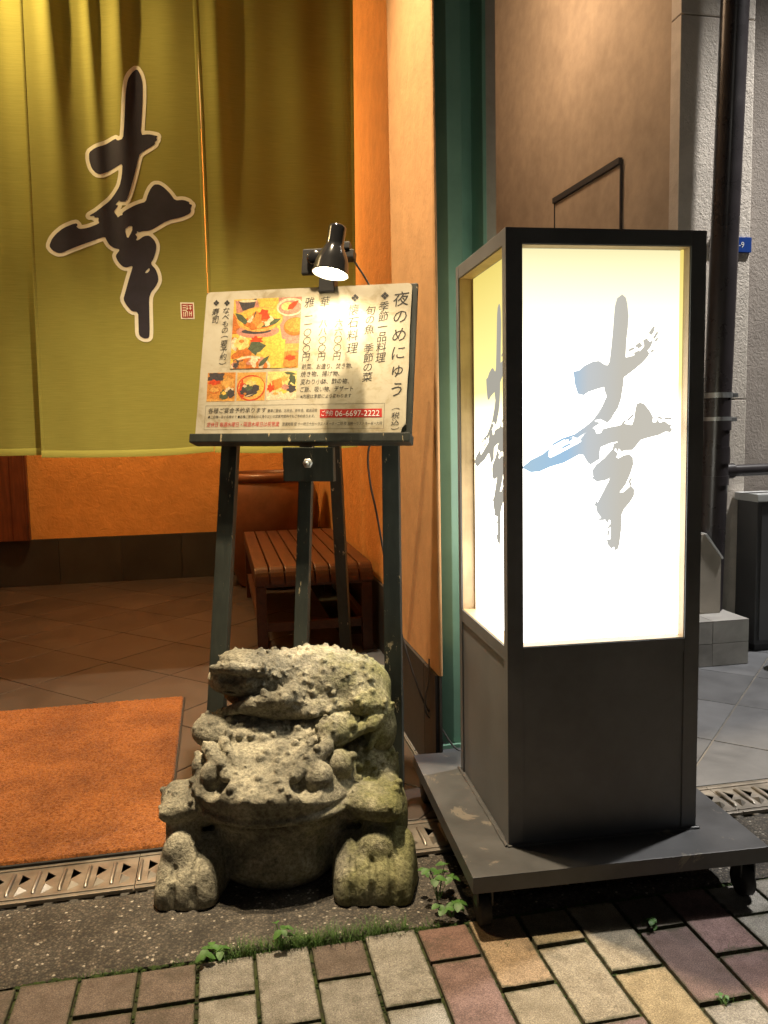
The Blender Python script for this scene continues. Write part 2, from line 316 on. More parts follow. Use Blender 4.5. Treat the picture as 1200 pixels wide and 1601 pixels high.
# ------------------------------------------------------------------ mesh helpers
def root_of(o):
    while o.parent is not None: o = o.parent
    return o
class MB:
    """collects shapes; build() links them as ONE mesh object"""
    def __init__(s): s.v = []; s.f = []; s.smooth = []
    def add(s, verts, faces, smooth=False):
        k = len(s.v); s.v += [tuple(v) for v in verts]; s.f += [tuple(i+k for i in f) for f in faces]; s.smooth += [smooth]*len(faces); return s
    def box(s, a, b, bev=0.0):
        x0, y0, z0 = a; x1, y1, z1 = b
        return s.obox(((x0+x1)/2, (y0+y1)/2, (z0+z1)/2), (1, 0, 0), (0, 1, 0), (0, 0, 1), (x1-x0)/2, (y1-y0)/2, (z1-z0)/2, bev)
    def obox(s, c, ex, ey, ez, hx, hy, hz, bev=0.0):
        bm = bmesh.new()
        m = Matrix((Vector(ex).normalized()*hx*2, Vector(ey).normalized()*hy*2, Vector(ez).normalized()*hz*2)).transposed().to_4x4(); m.translation = Vector(c)
        bmesh.ops.create_cube(bm, size=1, matrix=m)
        if bev > 0: bmesh.ops.bevel(bm, geom=bm.edges[:], offset=bev, segments=2, profile=0.7, affect='EDGES')
        bmesh.ops.recalc_face_normals(bm, faces=bm.faces[:])
        bm.verts.index_update()
        s.add([v.co.copy() for v in bm.verts], [[v.index for v in f.verts] for f in bm.faces], False); bm.free(); return s
    def beam(s, p, q, wx, wy, side=(1, 0, 0), bev=0.0):
        """a square bar from p to q, wx wide along `side`, wy deep"""
        p, q = Vector(p), Vector(q); ez = (q-p).normalized(); ex = Vector(side); ex = (ex-ez*ex.dot(ez)).normalized(); ey = ez.cross(ex)
        return s.obox((p+q)/2, ex, ey, ez, wx/2, wy/2, (q-p).length/2, bev)
    def tube(s, pts, r, n=12, caps=True):
        pts = [Vector(p) for p in pts]; rr = r if isinstance(r, (list, tuple)) else [r]*len(pts)
        vs_, fs = [], []; ref = None
        for i, p in enumerate(pts):
            t = (pts[min(i+1, len(pts)-1)]-pts[max(i-1, 0)]).normalized()
            if ref is None: ref = Vector((0, 0, 1)) if abs(t.z) < 0.9 else Vector((1, 0, 0))
            a = (ref-t*ref.dot(t)).normalized(); ref = a; b = t.cross(a)
            for k in range(n):
                th = 2*PI*k/n; vs_.append(p+rr[i]*(math.cos(th)*a+math.sin(th)*b))
        for i in range(len(pts)-1):
            for k in range(n):
                k2 = (k+1) % n; fs.append((i*n+k, i*n+k2, (i+1)*n+k2, (i+1)*n+k))
        s.add(vs_, fs, True)
        if caps:
            s.add(vs_[:n], [tuple(reversed(range(n)))]); s.add(vs_[-n:], [tuple(range(n))])
        return s
    def lathe(s, prof, c=(0, 0, 0), axis=(0, 0, 1), n=40):
        ax = Vector(axis).normalized(); ref = Vector((0, 1, 0)) if abs(ax.y) < 0.9 else Vector((1, 0, 0))
        a = (ref-ax*ref.dot(ax)).normalized(); b = ax.cross(a); c = Vector(c); vs_, fs = [], []
        for r, h in prof:
            for k in range(n):
                th = 2*PI*k/n; vs_.append(c+ax*h+r*(math.cos(th)*a+math.sin(th)*b))
        for i in range(len(prof)-1):
            for k in range(n):
                k2 = (k+1) % n; fs.append((i*n+k, i*n+k2, (i+1)*n+k2, (i+1)*n+k))
        return s.add(vs_, fs, True)
    def prism(s, poly, lo, hi, ax='z'):
        """poly extruded along an axis"""
        n = len(poly); f = {'z': lambda p, h: (p[0], p[1], h), 'y': lambda p, h: (p[0], h, p[1]), 'x': lambda p, h: (h, p[0], p[1])}[ax]
        vs_ = [f(p, lo) for p in poly]+[f(p, hi) for p in poly]
        fs = [tuple(range(n)), tuple(reversed(range(n, 2*n)))]+[(i, i+n, (i+1) % n+n, (i+1) % n) for i in range(n)]
        bm = bmesh.new(); bv = [bm.verts.new(v) for v in vs_]
        for q in fs: bm.faces.new([bv[i] for i in q])
        bmesh.ops.recalc_face_normals(bm, faces=bm.faces[:]); bm.verts.index_update()
        s.add([v.co.copy() for v in bm.verts], [[v.index for v in q.verts] for q in bm.faces]); bm.free(); return s
    def build(s, name, mat, parent=None, local=False, bevel=0.0):
        me = bpy.data.meshes.new(name)
        off = Vector((0, 0, 0))
        if parent is not None and not local: off = root_of(parent).location
        me.from_pydata([tuple(Vector(v)-off) for v in s.v], [], s.f); me.update()
        me.polygons.foreach_set('use_smooth', s.smooth)
        return link(name, me, mat, parent, bevel)
def link(name, me, mat, parent=None, bevel=0.0):
    o = bpy.data.objects.new(name, me); col.objects.link(o)
    if mat is not None: me.materials.append(mat)
    if parent is not None: o.parent = parent
    if bevel:
        b = o.modifiers.new('bevel', 'BEVEL'); b.width = bevel; b.segments = 2; b.limit_method = 'ANGLE'; b.angle_limit = R(40)
    return o
def tag(o, label=None, cat=None, group=None, kind=None):
    if label: o['label'] = label
    if cat: o['category'] = cat
    if group: o['group'] = group
    if kind: o['kind'] = kind
    return o
def thing(name, label, cat, loc=(0, 0, 0), rotz=0, group=None):
    o = bpy.data.objects.new(name, None); o.empty_display_size = 0.05; col.objects.link(o)
    o.location = loc; o.rotation_euler = (0, 0, rotz); return tag(o, label, cat, group)
def dup(o, parent=None):
    c = o.copy(); col.objects.link(c); c.parent = parent; return c
def dup_tree(o, parent=None):
    c = dup(o, parent)
    for ch in [x for x in bpy.data.objects if x.parent == o]: dup_tree(ch, c)
    return c
def clip_poly(poly, x0, x1, y0, y1):
    def cut(P, f):
        out = []
        for i in range(len(P)):
            a, b = P[i], P[(i+1) % len(P)]; fa, fb = f(a), f(b)
            if fa >= 0: out.append(a)
            if (fa >= 0) != (fb >= 0):
                t = fa/(fa-fb); out.append((a[0]+t*(b[0]-a[0]), a[1]+t*(b[1]-a[1])))
        return out
    for f in (lambda p: p[0]-x0, lambda p: x1-p[0], lambda p: p[1]-y0, lambda p: y1-p[1]):
        poly = cut(poly, f)
        if len(poly) < 3: return []
    return poly
def area(P): return 0.5*sum(P[i][0]*P[(i+1) % len(P)][1]-P[(i+1) % len(P)][0]*P[i][1] for i in range(len(P)))
def inset(P, d):
    """shrink a convex polygon by d on every side"""
    if area(P) < 0: P = P[::-1]
    n = len(P); L = []
    for i in range(n):
        a, b = P[i], P[(i+1) % n]; dx, dy = b[0]-a[0], b[1]-a[1]; ll = math.hypot(dx, dy)
        if ll < 1e-6: continue
        L.append(((a[0]-dy/ll*d, a[1]+dx/ll*d), (dx/ll, dy/ll)))
    out = []
    for i in range(len(L)):
        (p, u), (q, v) = L[i-1], L[i]; den = u[0]*v[1]-u[1]*v[0]
        if abs(den) < 1e-6: continue
        t = ((q[0]-p[0])*v[1]-(q[1]-p[1])*v[0])/den; out.append((p[0]+u[0]*t, p[1]+u[1]*t))
    return out

# ------------------------------------------------------------------ ground
g = MB(); g.box((-60, -60, -0.30), (60, 60, -0.07)); tag(g.build('ground', M['soil']), kind='structure')
# pavement: bedding sheet with one object for each paving block
pv = tag(MB().box((-6, -6, -0.07), (6, 1.512, -0.0085)).build('pavement', M['joint']), kind='structure')
blk = MB().box((-0.0500, -0.1020, -0.055), (0.0500, 0.1020, 0.0), 0.0035).build('paving_block', M['paver'], pv)
half = MB().box((-0.0500, -0.0495, -0.055), (0.0500, 0.0495, 0.0), 0.0035).build('paving_block', M['paver'], pv)
GREY = (0.28, 0.265, 0.235); TAN = (0.31, 0.270, 0.200); ORG = (0.32, 0.235, 0.150); REDB = (0.195, 0.135, 0.125); BRN = (0.150, 0.118, 0.100); LGREY = (0.33, 0.32, 0.29)
COLS = [BRN, BRN, GREY, GREY, GREY, LGREY, REDB, ORG, TAN, TAN, REDB, REDB, GREY]     # from X = -0.29 on
first = {(0, 0): BRN, (1, 0): BRN, (2, 0): GREY, (4, 0): BRN, (5, 0): GREY, (6, 0): (0.19, 0.115, 0.095), (7, 0): ORG, (8, 0): (0.24, 0.20, 0.13), (9, 0): TAN, (10, 0): (0.13, 0.105, 0.09), (11, 0): (0.21, 0.136, 0.128), (12, 0): LGREY, (13, 0): GREY,  # tan half block by the base plate: plate shade put into its colour
         (6, 1): (0.21, 0.138, 0.125), (7, 1): TAN, (8, 1): TAN, (9, 1): (0.33, 0.265, 0.16), (10, 1): REDB, (11, 1): (0.205, 0.134, 0.126), (12, 1): GREY}
used = set(); placed = 0; pal = [GREY, TAN, REDB, BRN, LGREY, GREY]
X0, PIT = -0.286, 0.1065
def put(src, x, y, c):
    global placed
    if placed >= 296: return
    if src not in used: o = src; used.add(src)
    else: o = dup(src, pv)
    o.location = (x, y, random.uniform(-0.002, 0.0015)); o.rotation_euler = (R(random.uniform(-0.5, 0.5)), R(random.uniform(-0.6, 0.6)), R(random.uniform(-0.5, 0.5)))
    k = random.uniform(0.86, 1.12); o.color = (c[0]*k, c[1]*k, c[2]*k, 1); placed += 1
for i in range(-12, 24):
    x = X0+PIT*(i+0.5)
    lowjoint = ((i % 2) == 0) if i != 1 else True           # first cross joint at 1.40 or at 1.29
    y = 1.512; row = 0
    fc = lambda r_: first.get((i, r_)) or (random.choice((BRN, BRN, GREY)) if i < 0 else COLS[i] if 0 <= i < len(COLS) and r_ < 2 else random.choice(pal))
    if lowjoint: put(half, x, 1.4535, fc(0)); y = 1.400; row = 1
    while y > 0.75:
        put(blk, x, y-0.1065, fc(row)); y -= 0.2130; row += 1
# concrete strip between blocks and drain: a gently uneven slab
def wavy(x0, x1, y0, y1, nx, ny, amp, z, seed, skirt=0.06):
    rs = np.random.RandomState(seed); ph = rs.rand(6, 3)*6.28; fr = rs.rand(6, 2)*14+3; b = MB(); vs_ = []
    for j in range(ny+1):
        for i in range(nx+1):
            x = x0+(x1-x0)*i/nx; y = y0+(y1-y0)*j/ny
            h = sum(math.sin(fr[k, 0]*x+ph[k, 0])*math.sin(fr[k, 1]*y+ph[k, 1]) for k in range(6))*amp/3
            edge = min(j, ny-j)
            if edge == 0: y += amp*0.8*math.sin(37*x+ph[0, 2])+amp*0.6*math.sin(91*x); h -= 0.004
            vs_.append((x, y, z+h))
    fs = [(j*(nx+1)+i, j*(nx+1)+i+1, (j+1)*(nx+1)+i+1, (j+1)*(nx+1)+i) for j in range(ny) for i in range(nx)]
    b.add(vs_, fs, True)
    for j in (0, ny):
        row = [vs_[j*(nx+1)+i] for i in range(nx+1)]; low = [(v[0], v[1], z-skirt) for v in row]; n = nx+1
        b.add(row+low, [(i, i+1, n+i+1, n+i) if j == ny else (i+1, i, n+i, n+i+1) for i in range(nx)])
    return b
tag(wavy(-5, 5, 1.520, 1.782, 500, 14, 0.0022, -0.001, 3).build('concrete_strip', M['strip']), kind='structure')
# drain trough
tr = MB(); tr.box((-5, 1.784, -0.069), (5, 1.949, -0.060)); tr.box((-5, 1.776, -0.0685), (5, 1.7835, -0.008)); tr.box((-5, 1.9495, -0.0685), (5, 1.957, -0.008))
tag(tr.build('drain_trough', M['darkgrout']), kind='structure')
# pressed steel drain covers, nine cells each: rib, triangular hole, raised tab
def cover_plate():
    bm = bmesh.new(); y0, y1, L = 1.786, 1.948, 0.498
    outer = [(0, y0), (L, y0), (L, y1), (0, y1)]; loops = [outer]
    for c in range(9):
        x = 0.0275+c*0.055
        loops.append([(x-0.004, 1.912), (x+0.017, 1.890), (x-0.004, 1.868)][::-1])
    es = []
    for lp in loops:
        v = [bm.verts.new((p[0], p[1], 0)) for p in lp]
        es += [bm.edges.new((v[i], v[(i+1) % len(v)])) for i in range(len(v))]
    bmesh.ops.triangle_fill(bm, edges=es, use_beauty=True)
    holes = []
    for f in bm.faces:
        c = f.calc_center_median()
        for lp in loops[1:]:
            a = [(lp[(i+1) % 3][0]-lp[i][0])*(c.y-lp[i][1])-(lp[(i+1) % 3][1]-lp[i][1])*(c.x-lp[i][0]) for i in range(3)]
            if all(q > 0 for q in a) or all(q < 0 for q in a): holes.append(f); break
    if holes: bmesh.ops.delete(bm, geom=holes, context='FACES_ONLY')
    for f in bm.faces:
        if f.normal.z < 0: f.normal_flip()
    bmesh.ops.solidify(bm, geom=bm.faces[:], thickness=0.003)
    bm.verts.index_update()
    b = MB(); b.add([v.co.copy() for v in bm.verts], [[v.index for v in f.verts] for f in bm.faces]); bm.free()
    b.box((0.001, 1.7855, 0.0002), (L-0.001, 1.7915, 0.0052), 0.0015)     # rolled front lip
    b.box((0.001, 1.806, -0.0002), (L-0.001, 1.8095, 0.0028), 0.001); b.box((0.001, 1.931, -0.0002), (L-0.001, 1.9345, 0.0028), 0.001)
    return b
def make_cover():
    t = thing('drain_cover', 'pressed steel drain cover', 'drain cover', (0, 0, 0.001), 0, 'drain covers along the shop front')
    cover_plate().build('plate', M['steel'], t, True)
    r0 = MB().tube([(0, 1.826, -0.001), (0, 1.832, 0.0035), (0, 1.906, 0.0035), (0, 1.914, -0.001)], 0.0042, 8).build('rib', M['steel'], t, True)
    tb = MB(); tb.add([(-0.004, 1.862, 0.0), (0.019, 1.841, 0.0), (-0.004, 1.822, 0.0), (0.003, 1.842, 0.0105)], [(0, 2, 3), (2, 1, 3), (1, 0, 3)]); t0 = tb.build('tab', M['steel'], t, True)
    for c in range(9):
        x = 0.0275+c*0.055
        for src, dx in ((r0, -0.021), (t0, 0)):
            o = src if c == 0 else dup(src, t); o.location = (x+dx, 0, 0)
    return t
cov = make_cover()
CL = {-4: 'bronze-lit pressed steel drain cover furthest along the mat, cut off by the left edge', -3: 'pressed steel drain cover beside the orange mat, left part', -2: 'long pressed steel drain cover running below the orange doormat', -1: 'pressed steel drain cover running under the stone toad statue',
      0: 'short-looking drain cover between the toad statue and the lantern sign base', 1: 'pressed steel drain cover hidden mostly under the lantern sign base', 2: 'pale pressed steel drain cover right of the lantern sign, by the grey tiles', 3: 'pressed steel drain cover at the far right in front of the grey tiles'}
for k in range(-3, 4):
    o = cov if k == -3 else dup_tree(cov); o.location = (0.285+0.5*k, 0, random.uniform(0.0, 0.002)); o['label'] = CL[k]
# tiled floors, laid diagonally
def tiled(name, grout, mat, x0, x1, y0, y1, sx, dx, gap, base=-0.07):
    fl = tag(MB().box((x0, y0, base), (x1, y1, -0.0035)).build(name, grout), kind='structure')
    S = 0.543; k = 0
    for a in range(-40, 40):
        for c in range(-40, 40):
            p0 = sx+S*a; q0 = dx+S*c                        # lines x+y = p, x-y = q
            P = [((p+q)/2, (p-q)/2) for p, q in ((p0, q0), (p0+S, q0), (p0+S, q0+S), (p0, q0+S))]
            P = clip_poly(P, x0+0.001, x1-0.001, y0+0.001, y1-0.001)
            if len(P) < 3 or abs(area(P)) < 0.0006: continue
            P = inset(P, gap)
            if len(P) < 3 or area(P) < 0.0004: continue
            b = MB(); n = len(P); Q = inset(P, 0.0015)
            if len(Q) != n: Q = P
            h = random.uniform(-0.0004, 0.0006)
            vs_ = [(*p, -0.006) for p in P]+[(*p, -0.001+h) for p in P]+[(*p, 0.0+h) for p in Q]
            fs = [(i, (i+1) % n, n+(i+1) % n, n+i) for i in range(n)]+[(n+i, n+(i+1) % n, 2*n+(i+1) % n, 2*n+i) for i in range(n)]+[tuple(range(2*n, 3*n))]
            b.add(vs_, fs); b.build('floor_tile', mat, fl, True); k += 1
    return fl
tiled('entrance_floor', M['darkgrout'], M['tile'], -2.2, 0.56, 1.958, 5.77, 2.66, -4.20, 0.0022)
tiled('passage_floor', M['grout'], M['tile_grey'], 0.565, 4.2, 1.958, 3.9, 2.66, -0.745, 0.003)

# ------------------------------------------------------------------ entrance walls
bw = tag(MB().box((-2.3, 5.775, 0.312), (1.2, 5.95, 3.0)).build('back_wall', M['orange']), 'rough orange plaster wall at the back of the entrance behind the curtain', 'wall')
tag(bw, kind='structure')
def skirting(parent, pts, z0, z1, th=0.012):
    """tiles of 0.4 m along a run from pts[0] to pts[1]; th proud of the wall on its room side"""
    a, b = Vector((*pts[0], 0)), Vector((*pts[1], 0)); d = (b-a).normalized(); nrm = Vector((d.y, -d.x, 0)); L = (b-a).length; x = 0
    while x < L-0.02:
        e = min(L, x+0.40); c = a+d*(x+e)/2+nrm*th/2
        MB().obox((c.x, c.y, (z0+z1)/2), d, nrm, (0, 0, 1), (e-x)/2-0.0015, th/2, (z1-z0)/2, 0.0015).build('skirting_tile', M['skirt'], parent); x = e
sk = MB().box((-2.3, 5.776, 0), (1.2, 5.95, 0.310)).build('skirting_backing', M['darkgrout'], bw)
skirting(bw, ((-2.26, 5.775), (0.69, 5.775)), 0.001, 0.310)
iw = tag(MB().box((0.705, 2.70, 0.312), (0.85, 5.774, 3.0)).build('inner_side_wall', M['orange']), kind='structure')
MB().box((0.706, 2.70, 0), (0.85, 5.774, 0.310)).build('skirting_backing', M['darkgrout'], iw)
skirting(iw, ((0.705, 5.76), (0.705, 2.72)), 0.001, 0.310)
# plastered pilaster at the mouth of the entrance: thick, with softly rounded arrises
def round_poly(x0, x1, y0, y1, r, n=5):
    P = []
    for cx_, cy_, a0 in ((x0+r, y0+r, PI), (x1-r, y0+r, 1.5*PI), (x1-r, y1-r, 0), (x0+r, y1-r, 0.5*PI)):
        for i in range(n+1):
            a = a0+0.5*PI*i/n; P.append((cx_+r*math.cos(a), cy_+r*math.sin(a)))
    return P
pil = tag(MB().prism([(0.5835, 2.148), (0.5865, 2.1450), (0.590, 2.1450), (0.593, 2.148), (0.648, 2.395), (0.655, 2.69), (0.600, 2.69), (0.592, 2.687), (0.586, 2.680), (0.582, 2.668), (0.582, 2.152)], 0.312, 3.0).build('entrance_pilaster', M['orange2']), 'pale orange plastered wall end between the curtain and the green steel post', 'wall')
MB().prism([(0.584, 2.149), (0.591, 2.149), (0.646, 2.395), (0.653, 2.688), (0.584, 2.688)], 0.0, 0.3115).build('skirting_backing', M['darkgrout'], pil)
skirting(pil, ((0.583, 2.685), (0.583, 2.155)), 0.001, 0.3105, 0.010)
tag(MB().box((-2.45, 1.96, 0), (-2.2, 5.774, 3.0)).build('entrance_side_wall', M['orange']), kind='structure')
tag(MB().box((-2.45, 2.35, 3.002), (1.0, 5.95, 3.12)).build('entrance_ceiling', M['ceil']), kind='structure')
# wooden door leaf at the left of the back wall
dr = thing('sliding_door', 'dark red-brown wooden door at the left end of the orange back wall', 'door', (-1.7, 5.70, 0.31))
MB().box((-2.15, 5.70, 0.315), (-1.222, 5.745, 2.3), 0.004).build('door_panel', M['door'], dr)
MB().box((-1.32, 5.692, 0.316), (-1.235, 5.699, 2.3), 0.002).build('stile', M['door'], dr)
# green steel post
gp = MB().prism([(0.6605, 2.470), (0.6975, 2.402), (0.7415, 2.400), (0.7415, 2.408), (0.745, 2.475), (0.803, 2.500), (0.806, 2.402), (0.818, 2.402), (0.818, 2.55), (0.6605, 2.55)], 0.0, 3.4)
gpo = tag(gp.build('steel_post', M['green'], None, bevel=0.002), 'tall green painted steel channel post beside the lantern sign', 'post')
MB().box((0.640, 2.385, 0.0), (0.835, 2.3995, 0.012)).build('base_lip', M['green'], gpo)

# ------------------------------------------------------------------ passage on the right: neighbouring building
ang = R(2.65); CX, CY = 1.955, 3.25
du = Vector((-math.sin(ang), math.cos(ang), 0))             # along the passage wall, going in
nb = thing('neighbouring_building', 'tan plastered building with rough pale corner right of the lantern sign', 'building', (CX, CY, 0))
sw_ = MB(); P0 = Vector((CX, CY, 0)); P1 = P0+du*4.5
sw_.prism([(CX+0.004, CY+0.076), (P1.x, P1.y), (P1.x+0.5, P1.y), (CX+0.35, CY+0.35), (CX+0.35, CY+0.076)], 0.0, 4.2).build('side_wall', M['smoothwall'], nb)
# roughcast corner pier in two lifts with a joint, wrapping 12 cm round the corner
for z0, z1 in ((0.0, 1.094), (1.100, 2.68), (2.686, 4.2)):
    MB().box((CX, CY, z0), (CX+0.345, CY+0.075, z1), 0.004).build('corner_pier', M['roughcast'], nb)
MB().box((CX+0.347, CY+0.12, 0), (CX+3.0, CY+0.4, 4.2)).build('front_wall', M['darkrough'], nb)
# passage end
tag(MB().box((0.86, 6.6, 0), (2.6, 6.8, 4.2)).build('passage_end_wall', M['darkrough']), kind='structure')
tag(MB().box((0.852, 2.697, 0.0), (0.90, 6.6, 4.2)).box((0.660, 2.552, 0.0), (0.90, 2.696, 4.2)).build('passage_left_wall', M['smoothwall']), kind='structure')
# access hatch in the tan wall
def on_wall(t, z, out=0.0): 
    p = P0+du*t; nrm = Vector((-math.cos(ang), -math.sin(ang), 0)); p = p+nrm*out; return (p.x, p.y, z)
ha = thing('wall_hatch', 'flush tan access hatch with dark top edge in the passage wall', 'hatch', on_wall(0.82, 1.5))
nrm_w = Vector((-math.cos(ang), -math.sin(ang), 0))
def wall_box(t0, t1, z0, z1, o0, o1, bev=0): 
    c = Vector(on_wall((t0+t1)/2, (z0+z1)/2, (o0+o1)/2)); return MB().obox(c, du, nrm_w, (0, 0, 1), (t1-t0)/2, (o1-o0)/2, (z1-z0)/2, bev)
TA, TB = 0.455, 1.16
wall_box(TA+0.008, TB-0.008, 1.25, 2.222, -0.002, 0.006).build('hatch_door', M['smoothwall'], ha)
wall_box(TA, TB, 2.224, 2.252, -0.002, 0.020).build('drip_rail', M['greybox'], ha)
for t in (TA, TB-0.006): wall_box(t, t+0.006, 1.25, 2.223, -0.002, 0.010).build('edge_trim', M['greybox'], ha)
# step at the foot of the wall, faced with tiles
st = thing('tiled_step', 'low step faced with pale grey tiles behind the lantern sign', 'step', (1.8, 3.1, 0))
MB().box((1.46, 2.958, 0), (2.122, 3.249, 0.183)).build('core', M['grout'], st)
for i in range(4):
    x1 = 2.126-i*0.166
    for j in range(2):
        MB().box((x1-0.164, 2.950, 0.002+j*0.094), (x1, 2.9575, 0.094+j*0.094), 0.0015).build('tile', M['step_tile'], st)
        MB().box((x1-0.164, 2.950+j*0.15, 0.1835), (x1, 3.098+j*0.15, 0.1905), 0.0015).build('tile', M['step_tile'], st)
for j in range(2):
    for i in range(2): MB().box((2.1225, 2.958+i*0.146, 0.002+j*0.0925), (2.1295, 3.102+i*0.146, 0.0925+j*0.0925), 0.0015).build('tile', M['step_tile'], st)
# slanted board box standing on the step
sb = thing('slanted_box', 'beige grey box with a slanted white-edged top standing on the tiled step', 'box', (2.0, 3.12, 0.19))
MB().prism([(1.80, 0.192), (2.076, 0.192), (2.076, 0.425), (2.000, 0.530), (1.80, 0.530)], 3.075, 3.235, 'y').build('body', M['beigegrey'], sb)
MB().beam((1.998, 3.15, 0.5345), (2.080, 3.15, 0.4255), 0.17, 0.006, (0, 1, 0)).build('top_edge', M['lightgrey'], sb)
# drain pipe with couplings and clips, and the branch that joins it
dp = thing('drain_pipe', 'shiny dark brown vertical drain pipe on the pale rough corner', 'pipe', (2.10, 3.15, 0))
px = lambda z: 2.090+0.026*(z-1.0)
MB().tube([(px(0.2), 3.15, 0.192), (px(3.9), 3.15, 3.9)], 0.056, 28).build('pipe', M['pipe'], dp)
for z, h in ((0.985, 0.02), (0.86, 0.035), (0.752, 0.02)):
    MB().tube([(px(z), 3.15, z-h), (px(z), 3.15, z+h)], 0.0605, 28).build('coupling', M['pipe'], dp)
for z in (1.112, 1.01):
    cl_ = MB(); cl_.tube([(px(z), 3.15, z-0.011), (px(z), 3.15, z+0.011)], 0.0592, 28); cl_.box((px(z)+0.052, 3.13, z-0.009), (px(z)+0.085, 3.17, z+0.009), 0.002); cl_.box((px(z)-0.01, 3.20, z-0.008), (px(z)+0.01, 3.249, z+0.008))
    cl_.build('pipe_clip', M['metalgrey'], dp)
MB().tube([(px(0.79)+0.03, 3.15, 0.790), (3.2, 3.15, 0.798)], 0.026, 20).build('branch_pipe', M['pipe'], dp)
MB().tube([(px(0.79)+0.035, 3.15, 0.790), (px(0.79)+0.088, 3.15, 0.7905)], 0.033, 20).build('branch_socket', M['pipe'], dp)
# street number plate, half behind the pipe
ap = thing('address_plate', 'small blue number plate ending in -9 half hidden behind the drain pipe', 'sign', (2.20, 3.245, 1.77))
MB().box((2.110, 3.240, 1.726), (2.301, 3.2495, 1.790), 0.002).build('plate', M['bluesign'], ap)
# dark cabinet at the right edge
cb = thing('meter_cabinet', 'dark grey cabinet with a pale top at the right edge', 'cabinet', (2.6, 3.1, 0))
MB().box((2.262, 3.10, 0.03), (2.95, 3.240, 0.655), 0.004).build('body', M['greybox'], cb)
MB().box((2.272, 3.11, 0.0), (2.94, 3.235, 0.029)).build('plinth', M['blackplastic'], cb)
MB().box((2.250, 3.085, 0.656), (2.96, 3.247, 0.690), 0.005).build('top', M['lightgrey'], cb)
MB().box((2.28, 3.094, 0.05), (2.60, 3.0985, 0.64), 0.001).build('door', M['greybox'], cb)
gb = thing('ball', 'teal green ball on the grey tiles at the right edge of the photo', 'ball', (2.215, 2.84, 0.062))
bl = MB(); bl.lathe([(0.06*math.sin(PI*i/20), -0.06*math.cos(PI*i/20)) for i in range(21)], (2.215, 2.84, 0.062), n=32); bl.build('shell', M['ballgreen'], gb)
MB().lathe([(0.0605, -0.003), (0.062, 0), (0.0605, 0.003)], (2.215, 2.84, 0.062), n=32).build('seam', M['ballgreen'], gb)

# ------------------------------------------------------------------ bench, jar, door mat
be = thing('bench', 'red-brown slatted wooden bench with a rounded front edge behind the easel', 'bench', (0.41, 4.4, 0))
BX0, BX1, BY0, BY1, BZ = 0.140, 0.672, 3.56, 5.02, 0.402
def slat_profile(t):      # along the bench: flat top, both ends rolling over
    return t
ns = 8; wd = (BX1-BX0)/ns
def slat(x0, x1):
    prof = []; r = 0.075; th = 0.020
    for i in range(7):
        a = PI/2*i/6; prof.append((BY0+r-r*math.cos(a), BZ-r+r*math.sin(a)))
    for i in range(7):
        a = PI/2*i/6; prof.append((BY1-r+r*math.sin(a), BZ-r+r*math.cos(a)))
    inn = []
    r2 = r-th
    for i in range(7):
        a = PI/2*i/6; inn.append((BY0+r-r2*math.cos(a), BZ-r+r2*math.sin(a)))
    for i in range(7):
        a = PI/2*i/6; inn.append((BY1-r+r2*math.sin(a), BZ-r+r2*math.cos(a)))
    n = len(prof); b = MB(); v = []
    for x in (x0, x1): v += [(x, p[0], p[1]) for p in prof]+[(x, p[0], p[1]) for p in inn]
    f = []
    for i in range(n-1):
        f += [(i, i+1, 2*n+i+1, 2*n+i), (n+i+1, n+i, 3*n+i, 3*n+i+1), (i, n+i, n+i+1, i+1), (2*n+i+1, 3*n+i+1, 3*n+i, 2*n+i)]
    f += [(0, 2*n, 3*n, n), (n-1, 2*n-1, 4*n-1, 3*n-1)]
    return b.add(v, f)
for i in range(ns):
    slat(BX0+i*wd+0.0035, BX0+(i+1)*wd-0.0035).build('slat', M['bench'], be, bevel=0.003)
for x in (BX0+0.004, BX1-0.042): MB().box((x, BY0+0.03, BZ-0.085), (x+0.038, BY1-0.03, BZ-0.022), 0.004).build('side_rail', M['bench'], be)
MB().box((BX0+0.045, BY0+0.028, BZ-0.090), (BX1-0.045, BY0+0.052, BZ-0.024), 0.004).build('apron', M['bench'], be)
for x in (BX0+0.006, BX1-0.052):
    for y in (BY0+0.032, BY1-0.08): MB().box((x, y, 0), (x+0.046, y+0.046, BZ-0.086), 0.004).build('leg', M['bench'], be)
MB().box((BX0+0.053, BY0+0.042, 0.11), (BX1-0.053, BY0+0.066, 0.150), 0.003).build('stretcher', M['bench'], be)
for x in (BX0+0.014, BX1-0.042): MB().box((x, BY0+0.08, 0.11), (x+0.026, BY1-0.082, 0.148), 0.003).build('stretcher', M['bench'], be)
jr = thing('water_jar', 'large round brown glazed jar standing behind the bench', 'jar', (0.325, 5.38, 0))
MB().lathe([(0.0, 0.004), (0.20, 0.0), (0.215, 0.02), (0.26, 0.14), (0.305, 0.30), (0.325, 0.46), (0.318, 0.58), (0.292, 0.665), (0.280, 0.685), (0.272, 0.69), (0.262, 0.66), (0.28, 0.55), (0.28, 0.4), (0.2, 0.1), (0, 0.08)], (0.325, 5.38, 0), n=64).build('body', M['jar'], jr)
MB().lathe([(0.274, 0.684), (0.290, 0.686), (0.300, 0.700), (0.300, 0.722), (0.288, 0.736), (0.268, 0.738), (0.256, 0.726), (0.256, 0.69)], (0.325, 5.38, 0), n=64).build('rim', M['jar'], jr)
